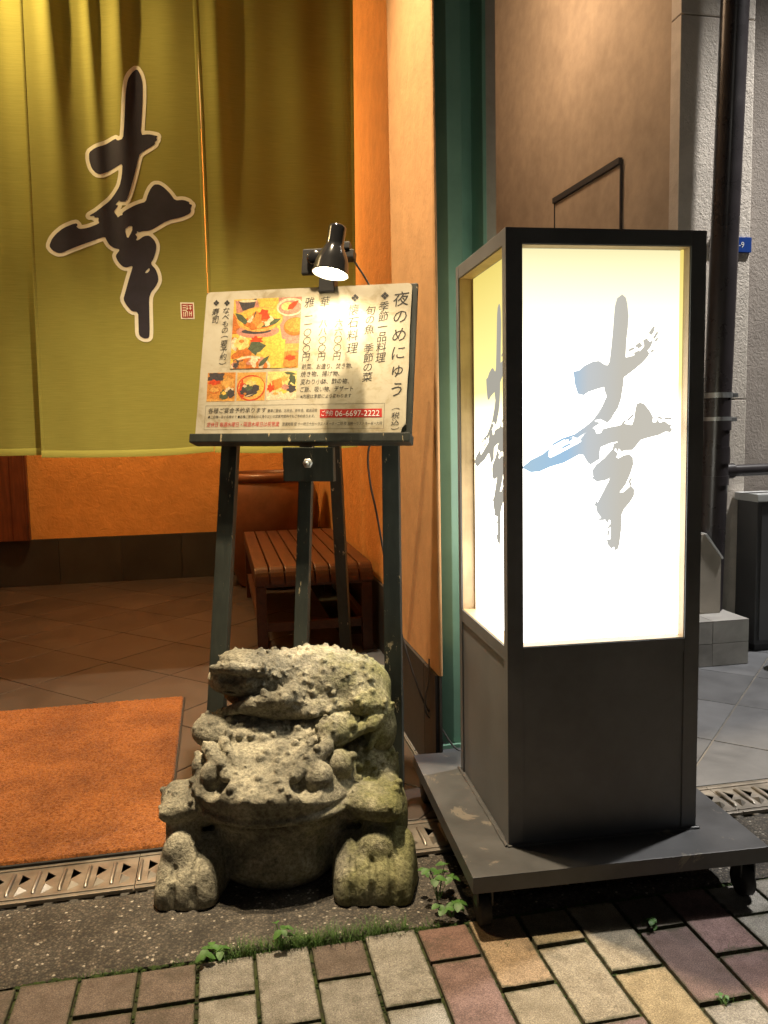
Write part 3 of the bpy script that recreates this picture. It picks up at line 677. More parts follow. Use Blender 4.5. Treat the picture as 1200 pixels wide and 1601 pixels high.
# coir mat with a rubber edge; its top is a fine uneven pile
mt = thing('door_mat', 'rectangular orange-brown coir doormat on the dark tiled floor', 'doormat', (-0.8, 2.5, 0))
def mat_pile(x0, x1, y0, y1, z, n_x, n_y):
    rs = np.random.RandomState(5); xs = np.linspace(x0, x1, n_x+1); ys = np.linspace(y0, y1, n_y+1)
    Z = z+rs.rand(n_y+1, n_x+1)*0.0045; Z[0] = Z[-1] = z-0.004; Z[:, 0] = z-0.004; Z[:, -1] = z-0.004
    XX, YY = np.meshgrid(xs, ys); XX = XX+(rs.rand(*XX.shape)-0.5)*0.002; YY = YY+(rs.rand(*YY.shape)-0.5)*0.002
    co = np.stack([XX, YY, Z], -1).reshape(-1, 3); i = np.arange(n_x*n_y); r_, c_ = i//n_x, i % n_x; k = r_*(n_x+1)+c_
    return co, np.stack([k, k+1, k+n_x+2, k+n_x+1], 1)
MX0, MX1, MY0, MY1 = -1.45, -0.158, 1.952, 3.09
MB().box((MX0-0.006, MY0-0.006, 0.0012), (MX1+0.006, MY1+0.006, 0.0085), 0.002).build('backing', M['rubber'], mt)
co, fa = mat_pile(MX0, MX1, MY0, MY1, 0.0130, 330, 300)
MB().add(co.tolist(), fa.tolist(), False).build('pile', M['mat'], mt)

# ------------------------------------------------------------------ the split curtain (noren)
YN = 3.15
def fold_main(x, z):
    k = min(1.0, max(0.0, (z-1.25)/1.2)); a = 0.004+0.022*k*k
    d = 0
    for c, s_, q in ((-0.500, 0.036, 1.0), (-0.372, 0.022, 0.75), (-0.278, 0.032, 1.0), (-0.11, 0.06, 0.35)):
        c2 = c+0.02*(z-2.2)*math.sin(c*40); d += q*math.exp(-((x-c2)/(s_*(1.4-0.5*k)))**2)
    return -a*d-0.009*math.sin(x*9+z*0.8)-0.010*max(0, (1.5-z))*math.sin((x+0.3)*7.5)+0.003*math.sin(23*x+2.1*z)
def fold_right(x, z):
    k = min(1.0, max(0.0, (z-1.1)/1.4)); a = 0.006+0.020*k*k; d = 0
    for c, s_, q in ((0.058, 0.032, 0.8), (0.19, 0.06, 0.35), (0.36, 0.06, 0.35), (0.52, 0.035, 0.4)):
        d += q*math.exp(-((x-c)/s_)**2)
    return -a*d-0.010*math.sin(x*8+1.5)+0.004*math.sin(19*x+z*2)
def fold_left(x, z):
    k = min(1.0, max(0.0, (z-1.1)/1.4)); a = 0.006+0.020*k*k; d = 0
    for c, s_, q in ((-0.72, 0.04, 0.9), (-0.88, 0.05, 0.7), (-1.05, 0.04, 0.6)):
        d += q*math.exp(-((x-c)/s_)**2)
    return 0.035-a*d-0.008*math.sin(x*9)
ZT = 2.98
def cloth(x0f, x1f, zb, fold, nx, nz):
    v = []
    for j in range(nz+1):
        t = j/nz
        for i in range(nx+1):
            u = i/nx; z0 = zb(u); z = z0+(ZT-z0)*t; x = x0f(z)+(x1f(z)-x0f(z))*u
            v.append((x, YN+fold(x, z), z))
    n = nx+1
    return v, [(j*n+i, j*n+i+1, (j+1)*n+i+1, (j+1)*n+i) for j in range(nz) for i in range(nx)]
def panel(name, label, x0f, x1f, zb, fold, nx, nz):
    t = thing(name, label, 'curtain', ((x0f(1.5)+x1f(1.5))/2, YN, 0.93), 0, 'panels of the split entrance curtain')
    v, f = cloth(x0f, x1f, zb, fold, nx, nz); b = MB(); b.add(v, f, True); o = b.build('cloth', M['cloth'], t)
    sm = o.modifiers.new('thickness', 'SOLIDIFY'); sm.thickness = 0.0012; sm.offset = 1
    # turned-up hem along the foot and the two selvedges
    hb = MB(); n = nx+1; hv = []
    for hz, off in ((-0.0006, -0.0016), (0.024, -0.0022), (0.0255, -0.0002)):
        for i in range(nx+1):
            u = i/nx; z = zb(u)+hz; x = x0f(z)+(x1f(z)-x0f(z))*u; hv.append((x, YN+fold(x, z)+off, z))
    hb.add(hv, [(r_*n+i, r_*n+i+1, (r_+1)*n+i+1, (r_+1)*n+i) for r_ in range(2) for i in range(nx)], True); hb.build('hem', M['cloth'], t)
    for fx, s_ in ((x0f, 1), (x1f, -1)):
        sv = []; m = 60
        for j in range(m+1):
            z = zb(0 if s_ > 0 else 1)+(ZT-zb(0.5))*j/m*0.995
            for w_, off in ((0.0, -0.0014), (0.010, -0.0018), (0.011, -0.0002)):
                x = fx(z)+s_*w_; sv.append((x, YN+fold(x, z)+off, z))
        MB().add(sv, [(3*j+i, 3*j+i+1, 3*j+i+4, 3*j+i+3) for j in range(m) for i in range(2)], True).build('selvedge', M['cloth'], t)
    return t
mp_ = panel('noren_curtain', 'middle olive curtain panel bearing the large dark brush character', lambda z: -0.607+0.012*(z-1.8), lambda z: -0.0082+0.0*z, lambda u: 0.922-0.006*math.sin(u*PI)+0.012*max(0, u-0.75)*2, fold_main, 130, 130)
rp_ = panel('noren_curtain', 'plain olive curtain panel on the right, behind the menu board', lambda z: -0.0056-0.012*max(0.0, z-2.15), lambda z: 0.548+0.012*(z-1.6), lambda u: 0.925-0.012*math.sin(u*PI)+0.008*u, fold_right, 120, 110)
lp_ = panel('noren_curtain', 'olive curtain panel cut off by the left edge of the photo', lambda z: -1.2, lambda z: -0.575-0.012*(z-0.93), lambda u: 0.930, fold_left, 110, 100)
MB().tube([(-1.4, YN, 3.0), (0.70, YN, 3.0)], 0.016, 14).build('curtain_rod', M['door'], None); tag(bpy.data.objects['curtain_rod'], 'dark rod from which the curtain panels hang', 'curtain rod')
# printed character: filled from a traced brush outline by marching squares, laid on the folds
def seg_dist(P, a, b):
    a = np.array(a); b = np.array(b); d = b-a; t = np.clip(((P-a)@d)/max(d@d, 1e-12), 0, 1); return np.hypot(*(P-a-t[:, None]*d).T)
def poly_sd(P, poly):
    d = np.full(len(P), 1e9); ins = np.zeros(len(P), bool); n = len(poly)
    for i in range(n):
        a, b = poly[i], poly[(i+1) % n]; d = np.minimum(d, seg_dist(P, a, b))
        c = ((a[1] > P[:, 1]) != (b[1] > P[:, 1])); 
        if a[1] != b[1]:
            xx = (b[0]-a[0])*(P[:, 1]-a[1])/(b[1]-a[1])+a[0]; ins ^= c & (P[:, 0] < xx)
    return np.where(ins, -d, d)
def smooth_poly(poly, it=1):
    for _ in range(it):
        q = []
        n = len(poly)
        for i in range(n):
            a, b = poly[i], poly[(i+1) % n]
            q += [(a[0]*0.8+b[0]*0.2, a[1]*0.8+b[1]*0.2), (a[0]*0.2+b[0]*0.8, a[1]*0.2+b[1]*0.8)]
        poly = q
    return poly
def fill_below(field, x0, z0, h, level):
    """triangles of the region field < level on a regular grid (marching squares)"""
    nz, nx = field.shape; V = {}; out = []; T = []
    def vid(key, p):
        if key not in V: V[key] = len(out); out.append(p)
        return V[key]
    F = field-level; neg = F < 0
    cnt = neg[:-1, :-1].astype(int)+neg[1:, :-1]+neg[:-1, 1:]+neg[1:, 1:]
    for j, i in zip(*np.nonzero(cnt)):
        cs = [(j, i), (j, i+1), (j+1, i+1), (j+1, i)]; poly = []
        for k in range(4):
            a, b = cs[k], cs[(k+1) % 4]; fa_, fb_ = F[a], F[b]
            if fa_ < 0: poly.append(vid(a, (x0+h*a[1], z0+h*a[0])))
            if (fa_ < 0) != (fb_ < 0):
                t = fa_/(fa_-fb_); key = (a, b) if a < b else (b, a)
                poly.append(vid(key, (x0+h*(a[1]+t*(b[1]-a[1])), z0+h*(a[0]+t*(b[0]-a[0])))))
        if len(poly) >= 3: T.append(tuple(poly))
    return out, T
def grid_field(poly, holes, pad, h, cuts=(), adds=()):
    P = np.array(poly); x0, z0 = P.min(0)-pad; x1, z1 = P.max(0)+pad
    for a in adds:
        q = np.array(a[0]); x0 = min(x0, q[:, 0].min()-pad); x1 = max(x1, q[:, 0].max()+pad); z0 = min(z0, q[:, 1].min()-pad); z1 = max(z1, q[:, 1].max()+pad)
    nx, nz = int((x1-x0)/h)+2, int((z1-z0)/h)+2
    X, Z = np.meshgrid(x0+h*np.arange(nx), z0+h*np.arange(nz)); Q = np.stack([X.ravel(), Z.ravel()], 1)
    d = poly_sd(Q, poly)
    for hl in holes: d = np.maximum(d, -poly_sd(Q, hl))
    for L, r_ in cuts:
        c = np.full(len(Q), 1e9)
        for a, b in zip(L[:-1], L[1:]): c = np.minimum(c, seg_dist(Q, a, b))
        d = np.maximum(d, r_-c)
    for L, r_ in adds:
        c = np.full(len(Q), 1e9)
        for a, b in zip(L[:-1], L[1:]): c = np.minimum(c, seg_dist(Q, a, b))
        d = np.minimum(d, c-r_)
    return d.reshape(nz, nx), x0, z0
NOREN = {"outer":[[-0.2219,2.2842],[-0.2101,2.2649],[-0.2043,2.2371],[-0.206,2.1829],[-0.212,2.1259],[-0.2196,2.0582],[-0.1936,2.0628],[-0.1698,2.0593],[-0.1594,2.0564],[-0.1664,2.0499],[-0.1619,2.0439],[-0.1718,2.0367],[-0.1703,2.0292],[-0.1836,2.0204],[-0.2255,1.9947],[-0.2323,1.9729],[-0.2485,1.9149],[-0.2681,1.8542],[-0.2805,1.8264],[-0.2995,1.8258],[-0.3035,1.8314],[-0.32,1.8155],[-0.3068,1.814],[-0.3158,1.8046],[-0.325,1.7923],[-0.3148,1.7782],[-0.3118,1.7711],[-0.3038,1.7785],[-0.2942,1.7798],[-0.2958,1.7875],[-0.278,1.7996],[-0.2534,1.8139],[-0.2314,1.8233],[-0.2134,1.8282],[-0.2034,1.8565],[-0.1928,1.8762],[-0.1802,1.8897],[-0.1632,1.8903],[-0.1468,1.8803],[-0.1259,1.8593],[-0.1099,1.8356],[-0.0805,1.8385],[-0.0588,1.831],[-0.0615,1.8245],[-0.0494,1.8215],[-0.0558,1.8091],[-0.0553,1.7969],[-0.0631,1.7884],[-0.0906,1.7763],[-0.1399,1.765],[-0.1898,1.7344],[-0.2095,1.7275],[-0.2289,1.726],[-0.2411,1.7218],[-0.249,1.7265],[-0.2475,1.7183],[-0.2559,1.7146],[-0.2467,1.7052],[-0.2545,1.6924],[-0.2448,1.6941],[-0.2249,1.7091],[-0.2054,1.7111],[-0.1892,1.6954],[-0.1828,1.6785],[-0.1846,1.6589],[-0.1948,1.6293],[-0.2063,1.6119],[-0.1892,1.5926],[-0.1819,1.5706],[-0.1814,1.5509],[-0.1921,1.5311],[-0.2091,1.5111],[-0.2174,1.4888],[-0.2194,1.417],[-0.2205,1.3722],[-0.2236,1.3473],[-0.2398,1.3453],[-0.2541,1.3522],[-0.26,1.3622],[-0.259,1.4019],[-0.2581,1.4405],[-0.2812,1.4437],[-0.2971,1.4633],[-0.3081,1.4853],[-0.2996,1.5099],[-0.2854,1.5542],[-0.2731,1.5887],[-0.2685,1.6044],[-0.2929,1.5971],[-0.307,1.6027],[-0.3205,1.6194],[-0.3268,1.6363],[-0.324,1.6436],[-0.3098,1.6609],[-0.33,1.6653],[-0.3462,1.6756],[-0.3548,1.6913],[-0.3599,1.7042],[-0.3878,1.6953],[-0.4311,1.6774],[-0.4743,1.6571],[-0.5032,1.6421],[-0.5218,1.6407],[-0.5398,1.6509],[-0.5483,1.665],[-0.5376,1.6891],[-0.5227,1.7062],[-0.4984,1.7259],[-0.4553,1.7476],[-0.4487,1.7416],[-0.4551,1.7342],[-0.4448,1.7274],[-0.4187,1.7329],[-0.3754,1.7509],[-0.3797,1.758],[-0.3781,1.771],[-0.3932,1.7695],[-0.3919,1.7768],[-0.4141,1.7737],[-0.3777,1.7963],[-0.3383,1.8287],[-0.3181,1.8534],[-0.3002,1.8794],[-0.2904,1.9132],[-0.2853,1.9573],[-0.3086,1.9458],[-0.3377,1.9304],[-0.3618,1.9189],[-0.3781,1.9216],[-0.3935,1.9399],[-0.4004,1.968],[-0.399,1.994],[-0.3806,2.0066],[-0.3472,2.0199],[-0.306,2.0431],[-0.2994,2.034],[-0.2793,2.0397],[-0.2733,2.0849],[-0.2685,2.1323],[-0.2619,2.1985],[-0.2537,2.2411],[-0.2407,2.2653]],"holes":[[[-0.2736,1.7432],[-0.2626,1.743],[-0.2649,1.7251],[-0.2822,1.6955],[-0.2911,1.7292]],[[-0.2108,1.5971],[-0.2098,1.5888],[-0.219,1.5788],[-0.2282,1.5787],[-0.2209,1.5896]]],"seal":[[-0.1077,1.4751],[-0.0551,1.4772],[-0.0567,1.4156],[-0.104,1.4138]]}
SIGN = {"outer":[[0.2578,1.2625],[0.2645,1.257],[0.2676,1.2459],[0.2709,1.2207],[0.2697,1.1983],[0.2669,1.173],[0.2652,1.1349],[0.284,1.139],[0.2991,1.1488],[0.3082,1.1587],[0.3065,1.17],[0.3172,1.17],[0.3157,1.1657],[0.3249,1.1694],[0.3204,1.1586],[0.3129,1.1502],[0.3175,1.1445],[0.3145,1.1388],[0.3025,1.1261],[0.2843,1.1121],[0.2622,1.0966],[0.2603,1.0768],[0.256,1.0512],[0.25,1.0341],[0.2365,1.0129],[0.2274,1.0045],[0.2122,1.0119],[0.1986,1.0093],[0.2001,1.005],[0.2107,1.0033],[0.1926,0.9923],[0.2002,0.9893],[0.2033,0.9792],[0.2155,0.9818],[0.2178,0.9889],[0.2336,0.9929],[0.2519,0.9954],[0.2641,0.9995],[0.2825,0.9962],[0.287,1.0077],[0.2899,1.0277],[0.2928,1.0406],[0.3004,1.0425],[0.3082,1.0395],[0.3191,1.0273],[0.328,1.0127],[0.3263,1.0012],[0.338,1.0015],[0.338,1.0067],[0.3443,0.9994],[0.3535,1.0036],[0.3614,0.9976],[0.3692,0.9946],[0.3646,0.9903],[0.3709,0.9873],[0.3679,0.9815],[0.357,0.9832],[0.3415,0.9763],[0.3168,0.971],[0.3014,0.967],[0.2922,0.9562],[0.2831,0.9463],[0.2677,0.946],[0.2601,0.9439],[0.2523,0.9513],[0.2509,0.9441],[0.2452,0.9544],[0.2432,0.9443],[0.2509,0.9383],[0.2464,0.9312],[0.2525,0.9273],[0.2648,0.9337],[0.2771,0.9354],[0.2839,0.9288],[0.285,0.9157],[0.279,0.897],[0.2685,0.874],[0.2532,0.8555],[0.2655,0.8565],[0.2809,0.8692],[0.2878,0.8617],[0.2873,0.85],[0.2781,0.8356],[0.2659,0.8228],[0.2598,0.8098],[0.2595,0.7804],[0.2558,0.7481],[0.2519,0.7364],[0.2496,0.7439],[0.245,0.7441],[0.2388,0.7399],[0.231,0.7491],[0.2294,0.758],[0.238,0.7577],[0.2377,0.7989],[0.2321,0.802],[0.2291,0.7934],[0.226,0.8008],[0.2167,0.8055],[0.2074,0.8176],[0.2049,0.8279],[0.2103,0.8408],[0.2224,0.8623],[0.236,0.8895],[0.2223,0.8841],[0.2085,0.883],[0.1978,0.8935],[0.1968,0.9051],[0.2037,0.915],[0.2219,0.929],[0.2401,0.9473],[0.2431,0.9587],[0.2706,0.9682],[0.2339,0.9618],[0.2126,0.9537],[0.2097,0.9394],[0.2103,0.9292],[0.1916,0.9182],[0.1855,0.9227],[0.1763,0.9387],[0.1672,0.9404],[0.1341,0.924],[0.1042,0.9162],[0.0803,0.9069],[0.0624,0.9059],[0.0447,0.915],[0.0625,0.9287],[0.0892,0.9409],[0.1006,0.9506],[0.0988,0.9364],[0.1036,0.932],[0.1251,0.9414],[0.1551,0.9564],[0.1716,0.9646],[0.1701,0.9704],[0.1791,0.9802],[0.1821,0.9844],[0.1626,0.9734],[0.1565,0.975],[0.158,0.9807],[0.179,0.9945],[0.1971,1.0084],[0.2076,1.0225],[0.2166,1.0375],[0.227,1.0573],[0.2224,1.0687],[0.2208,1.0781],[0.2027,1.0732],[0.1847,1.0678],[0.1757,1.0614],[0.1637,1.0644],[0.1576,1.0836],[0.1546,1.1076],[0.1665,1.1103],[0.1784,1.12],[0.1964,1.1278],[0.2084,1.1288],[0.2205,1.1211],[0.228,1.1196],[0.2325,1.128],[0.2359,1.1562],[0.2395,1.1927],[0.2414,1.2179],[0.2436,1.2402],[0.248,1.2555]],"add":[[[0.3194,1.1864],[0.3278,1.1976]],[[0.3225,1.1846],[0.3267,1.192]],[[0.3287,1.1761],[0.3353,1.1863]],[[0.3325,1.171],[0.3355,1.1744]],[[0.2747,1.1512],[0.2838,1.1551]],[[0.2898,1.1596],[0.2974,1.1649]],[[0.2944,1.1568],[0.3005,1.161]],[[0.287,1.1446],[0.2949,1.148]],[[0.3065,1.17],[0.3126,1.1728]],[[0.3236,1.1487],[0.3266,1.1506]],[[0.341,1.0125],[0.3472,1.0101]],[[0.3565,1.0099],[0.3684,1.0091]],[[0.2732,1.0079],[0.2838,1.0178]],[[0.258,0.9953],[0.2656,1.0052]],[[0.1107,0.9612],[0.131,0.9713],[0.155,0.9784]],[[0.1311,0.9541],[0.1461,0.9609]],[[0.137,0.9711],[0.1445,0.9738]],[[0.1445,0.9681],[0.1505,0.9717]],[[0.2808,0.8721],[0.2777,0.8795],[0.2813,0.8853]],[[0.2027,0.8323],[0.2049,0.8375]],[[0.1978,0.8891],[0.207,0.8831]],[[0.2121,0.8022],[0.2204,0.8019]],[[0.2323,0.7829],[0.2359,0.7887]],[[0.2309,0.7683],[0.2323,0.7756]],[[0.2472,0.7366],[0.2471,0.7425]]],"cut":[[[0.2246,1.0573],[0.2175,1.0403],[0.2085,1.0219]],[[0.2455,1.0256],[0.2359,1.0129]],[[0.2855,1.0063],[0.2763,1.0007]],[[0.1815,0.9836],[0.1671,0.9762],[0.1596,0.9706]],[[0.1716,0.9675],[0.1596,0.9592]],[[0.2345,0.8895],[0.2285,0.8752]],[[0.2337,0.7932],[0.2325,0.7579]]],"seal":[[0.327,0.7897],[0.338,0.7893],[0.3382,0.7738],[0.3272,0.7743]]}
Fd, fx0, fz0 = grid_field(smooth_poly(NOREN['outer']), [smooth_poly(q) for q in NOREN['holes']], 0.02, 0.0028)
Fw, wx0, wz0 = grid_field(smooth_poly(NOREN['outer']), [], 0.02, 0.0028)
def lay(pts, off): return [(x, YN+fold_main(x, z)-off, z) for x, z in pts]
p, t = fill_below(Fw, wx0, wz0, 0.0028, 0.0128); MB().add(lay(p, 0.0022), t, True).build('character_outline', M['resist'], mp_)
p, t = fill_below(Fd, fx0, fz0, 0.0028, 0.0); MB().add(lay(p, 0.0030), t, True).build('brush_character', M['ink'], mp_)
sx0, sz1 = NOREN['seal'][0]; sx1, sz0 = NOREN['seal'][2]
def flat_rect(x0, x1, z0, z1, n=8): 
    return [(x0+(x1-x0)*i/n, z0+(z1-z0)*j/n) for j in range(n+1) for i in range(n+1)], [(j*(n+1)+i, j*(n+1)+i+1, (j+1)*(n+1)+i+1, (j+1)*(n+1)+i) for j in range(n) for i in range(n)]
p, t = flat_rect(sx0, sx1-0.002, sz0, sz1); s0 = MB().add(lay(p, 0.0022), t, True).build('seal_border', M['resist'], mp_)
p, t = flat_rect(sx0+0.0042, sx1-0.0062, sz0+0.0045, sz1-0.0045); MB().add(lay(p, 0.0030), t, True).build('seal', M['sealred'], mp_)
sk_ = MB()
for a in ((0.10, 0.84, 0.40, 0.90), (0.10, 0.68, 0.38, 0.73), (0.08, 0.50, 0.44, 0.56), (0.14, 0.08, 0.20, 0.42), (0.30, 0.08, 0.36, 0.42), (0.46, 0.56, 0.51, 0.92), (0.40, 0.62, 0.58, 0.67), (0.48, 0.08, 0.53, 0.46), (0.62, 0.84, 0.90, 0.89), (0.73, 0.56, 0.79, 0.84), (0.64, 0.66, 0.88, 0.70), (0.66, 0.10, 0.71, 0.44), (0.82, 0.10, 0.87, 0.44), (0.66, 0.28, 0.86, 0.32), (0.36, 0.40, 0.54, 0.45)):
    X0_, X1_ = sx0+0.0042, sx1-0.0062; Z0_, Z1_ = sz0+0.0045, sz1-0.0045
    p, t = flat_rect(X0_+(X1_-X0_)*a[0], X0_+(X1_-X0_)*a[2], Z0_+(Z1_-Z0_)*a[1], Z0_+(Z1_-Z0_)*a[3], 2); sk_.add(lay(p, 0.0036), t, True)
sk_.build('seal_strokes', M['resist'], mp_)

# ------------------------------------------------------------------ easel
ez_ = thing('easel', 'dark green paint-chipped wooden easel carrying the menu board', 'easel', (0.22, 2.2, 0))
BC = Vector((0.235, 2.215, 1.185)); byaw, btilt, broll = R(-24.16), R(14.49), R(-0.71); BW, BH = 0.5812, 0.4076
e1 = Vector((math.cos(byaw), math.sin(byaw), 0)); nb_ = Vector((-math.sin(byaw), math.cos(byaw), 0)); e2 = math.cos(btilt)*Vector((0, 0, 1))+math.sin(btilt)*nb_
e1, e2 = math.cos(broll)*e1+math.sin(broll)*e2, -math.sin(broll)*e1+math.cos(broll)*e2
e3 = e1.cross(e2)                    # out of the face, towards the street
def B(s, t, out=0.0): return BC+e1*((s-0.5)*BW)+e2*((0.5-t)*BH)+e3*out       # s to the right, t down
led = B(0.5, 1.0)
MB().obox(B(0.512, 1.0)-e2*0.0135+e3*0.006, e1, e3, e2, BW/2+0.010, 0.026, 0.0120, 0.003).build('ledge', M['easel'], ez_)
MB().beam(B(0.13, 0.30, -0.048), (-0.052, 2.075, 0.0), 0.046, 0.024, e1, 0.002).build('leg', M['easel'], ez_)
MB().beam(B(0.885, 0.30, -0.048), (0.428, 2.035, 0.0), 0.046, 0.024, e1, 0.002).build('leg', M['easel'], ez_)
MB().beam(B(0.50, 0.15, -0.046), (0.188, 2.085, 0.30), 0.036, 0.022, e1, 0.002).build('centre_bar', M['easel'], ez_)
MB().beam(B(0.56, 0.10, -0.085), (0.425, 2.78, 0.0), 0.036, 0.024, e1, 0.002).build('rear_leg', M['easel'], ez_)
MB().obox(Vector((0.2355, 2.128, 0.912)), e1, nb_, (0, 0, 1), 0.068, 0.012, 0.044, 0.002).build('clamp_block', M['easel'], ez_)
kn = MB(); kc = Vector((0.2365, 2.128, 0.915))-nb_*0.0135
kn.lathe([(0.0, 0.008), (0.006, 0.0075), (0.0075, 0.006), (0.013, 0.0055), (0.0135, 0.0)], kc, -nb_, 6); kn.lathe([(0, 0.014), (0.005, 0.0135), (0.0055, 0.006)], kc, -nb_, 16); kn.build('bolt', M['metalgrey'], ez_)
MB().beam(B(0.20, 0.45, -0.064), B(0.84, 0.45, -0.064), 0.03, 0.012, e2, 0.002).build('cross_rail', M['easel'], ez_)

# ------------------------------------------------------------------ menu board
mb = thing('menu_board', 'weathered cream menu board with Japanese lettering and food photos on the easel', 'menu board', tuple(BC))
MB().obox(B(0.510, 0.5)-e3*0.008, e1, e2, e3, BW/2+0.008, BH/2+0.001, 0.0065, 0.002).build('backing_board', M['easel'], mb)
# paper sheet with rounded, slightly curled and chipped edges
def sheet():
    rs = random.Random(3); pts = []
    def corner(cs, ct, a0, r):
        for i in range(5):
            a = a0+PI/2*i/4; pts.append((cs+r/BW*math.cos(a), ct-r/BH*math.sin(a)))
    r = 0.012; ru, rv = r/BW, r/BH
    corner(1-ru, rv, 0, r); corner(ru, rv, PI/2, r); corner(ru*0.5, 1-rv*0.5, PI, r*0.5)
    for s in (0.25, 0.5, 0.75): pts.append((s, 1.0+rs.uniform(-0.002, 0.002)))
    pts.append((0.975, 1.0)); pts.append((0.982, 0.955)); pts.append((0.998, 0.93)); pts.append((0.996, 0.72)); pts.append((1.0, 0.55)); pts.append((0.997, 0.3))
    return pts
sp = sheet(); nS = len(sp); b = MB(); b.add([B(s, t_, 0.0035) for s, t_ in sp], [tuple(range(nS))]); b.add([B(s, t_, 0.0035) for s, t_ in sp]+[B(s, t_, -0.001) for s, t_ in sp], [(i, nS+i, nS+(i+1) % nS, (i+1) % nS) for i in range(nS)])
b.build('sheet', M['paper'], mb)
_cache = {}
def glyphs(ch, mono=False):
    """flat outline mesh of a text run from Blender's built-in font: verts, faces, bounds"""
    if ch in _cache: return _cache[ch]
    cu = bpy.data.curves.new('lettering', 'FONT'); cu.body = ch; cu.size = 1.0; cu.resolution_u = 2; cu.fill_mode = 'FRONT'
    o = bpy.data.objects.new('lettering', cu); col.objects.link(o)
    me = bpy.data.meshes.new_from_object(o.evaluated_get(bpy.context.evaluated_depsgraph_get()))
    v = np.array([x.co[:2] for x in me.vertices]) if len(me.vertices) else np.zeros((0, 2)); f = [tuple(q.vertices) for q in me.polygons]
    bpy.data.objects.remove(o); bpy.data.curves.remove(cu); bpy.data.meshes.remove(me)
    bb = (v[:, 0].min(), v[:, 0].max(), v[:, 1].min(), v[:, 1].max()) if len(v) else (0, 0.3, 0, 0.3)
    _cache[ch] = (v, f, bb); return _cache[ch]
def cell_char(b, ch, cs, ct, w_, h_, out, rot=False, shear=0.10, fat=1.0):
    """one character drawn in a cell w_ x h_ metres centred at board (cs, ct)"""
    if ch == ' ': return
    v, f, bb = glyphs(ch)
    if not len(v): return
    small = ch in '一二〇、。・ー〜ゅっョ'
    full = 0.92; cxg = 0.46 if not small else (bb[0]+bb[1])/2; 
    gx = (v[:, 0]-(bb[0]+bb[1])/2); gy = (v[:, 1]-(bb[2]+bb[3])/2)
    sc = 1.0/0.92
    if rot: gx, gy = gy.copy(), -gx.copy()
    ofx = 0; ofy = 0
    if ch in '、。': ofx, ofy = -0.30, -0.28
    gx = gx*sc*w_+ofx*w_; gy = gy*sc*h_+ofy*h_; gx = gx+shear*gy+0.06*gy*gy/h_
    gy = gy+0.10*gx
    c = B(cs, ct, out); b.add([c+e1*float(x)+e2*float(y) for x, y in zip(gx, gy)], f)
def vtext(name, s, cs0, ct0, cs1, ct1, w_, mat, hk=0.98, rotset='（）〜ー-'):
    b = MB(); n = len(s); step = (ct1-ct0)/n
    for i, ch in enumerate(s):
        t_ = ct0+step*(i+0.5); cs = cs0+(cs1-cs0)*(i+0.5)/n
        cell_char(b, ch, cs, t_, w_, min(w_*1.05, abs(step)*BH*hk), 0.0040, ch in rotset)
    return b.build(name, mat, mb)
def htext(b, s, s0, s1, t_, h_, shear=0.10, out=0.0040):
    v, f, bb = glyphs(s)
    W = (s1-s0)*BW; k = W/(bb[1]-bb[0]); 
    for_x = (v[:, 0]-bb[0])*k; hh = h_/(0.92); gy = (v[:, 1]-0.36)*hh
    for_x = for_x+shear*gy
    c = B(s0, t_, out); b.add([c+e1*float(x)+e2*float(y) for x, y in zip(for_x, gy)], f)
K = M['print_black']
vtext('title_lettering', '夜のめにゅう', 0.952, 0.045, 0.950, 0.770, 0.040, K, 0.8)
vtext('lettering', '（税込）', 0.951, 0.815, 0.951, 0.985, 0.021, K)
vtext('lettering', '季節一品料理', 0.874, 0.118, 0.870, 0.53, 0.026, K)
vtext('lettering', '旬の魚', 0.812, 0.145, 0.812, 0.336, 0.026, K)
vtext('lettering', '季節の菜', 0.813, 0.400, 0.813, 0.655, 0.026, K)
vtext('lettering', '懐石料理', 0.731, 0.125, 0.737, 0.470, 0.029, K)
vtext('lettering', '雅', 0.519, 0.066, 0.519, 0.140, 0.027, K)
vtext('lettering', '一一〇〇〇円', 0.518, 0.170, 0.518, 0.508, 0.022, K)
vtext('lettering', '華', 0.594, 0.066, 0.594, 0.140, 0.027, K)
vtext('lettering', '八八〇〇円', 0.592, 0.225, 0.592, 0.508, 0.022, K)
vtext('lettering', '六六〇〇円', 0.667, 0.225, 0.665, 0.508, 0.022, K)
vtext('lettering', 'なべもの（要予約）', 0.107, 0.112, 0.110, 0.530, 0.020, K)
vtext('lettering', '寿司', 0.053, 0.114, 0.055, 0.228, 0.021, K)
b = MB()
for s_, a, c, t_ in (('前菜、お造り、焚き物、', 0.501, 0.742, 0.545), ('焼き物、揚げ物、', 0.499, 0.684, 0.595), ('変わり小鉢、酢の物、', 0.500, 0.730, 0.647), ('ご飯、吸い物、デザート', 0.501, 0.750, 0.698)): htext(b, s_, a, c, t_, 0.0155)
htext(b, '※内容は季節により変わります', 0.503, 0.744, 0.745, 0.0115); b.build('lettering', K, mb)
b = MB(); htext(b, '各種ご宴会予約承ります', 0.057, 0.342, 0.833, 0.0145); htext(b, '慶事ご宴会、忘年会、新年会、歓送迎会', 0.350, 0.588, 0.838, 0.0090)
htext(b, '●二名様〜五十名様まで ●各種ご宴会お持ち帰りはどの営業時間内でもご予約承ります。', 0.058, 0.578, 0.876, 0.0085)
htext(b, '営業時間 昼 十一時三十分〜ラストオーダー二時 夜 五時〜ラストオーダー九時', 0.426, 0.892, 0.928, 0.0095); b.build('lettering', K, mb)
b = MB(); htext(b, '定休日 毎週水曜日・隔週木曜日は祝営業', 0.055, 0.411, 0.928, 0.0135); b.build('lettering', M['print_red'], mb)
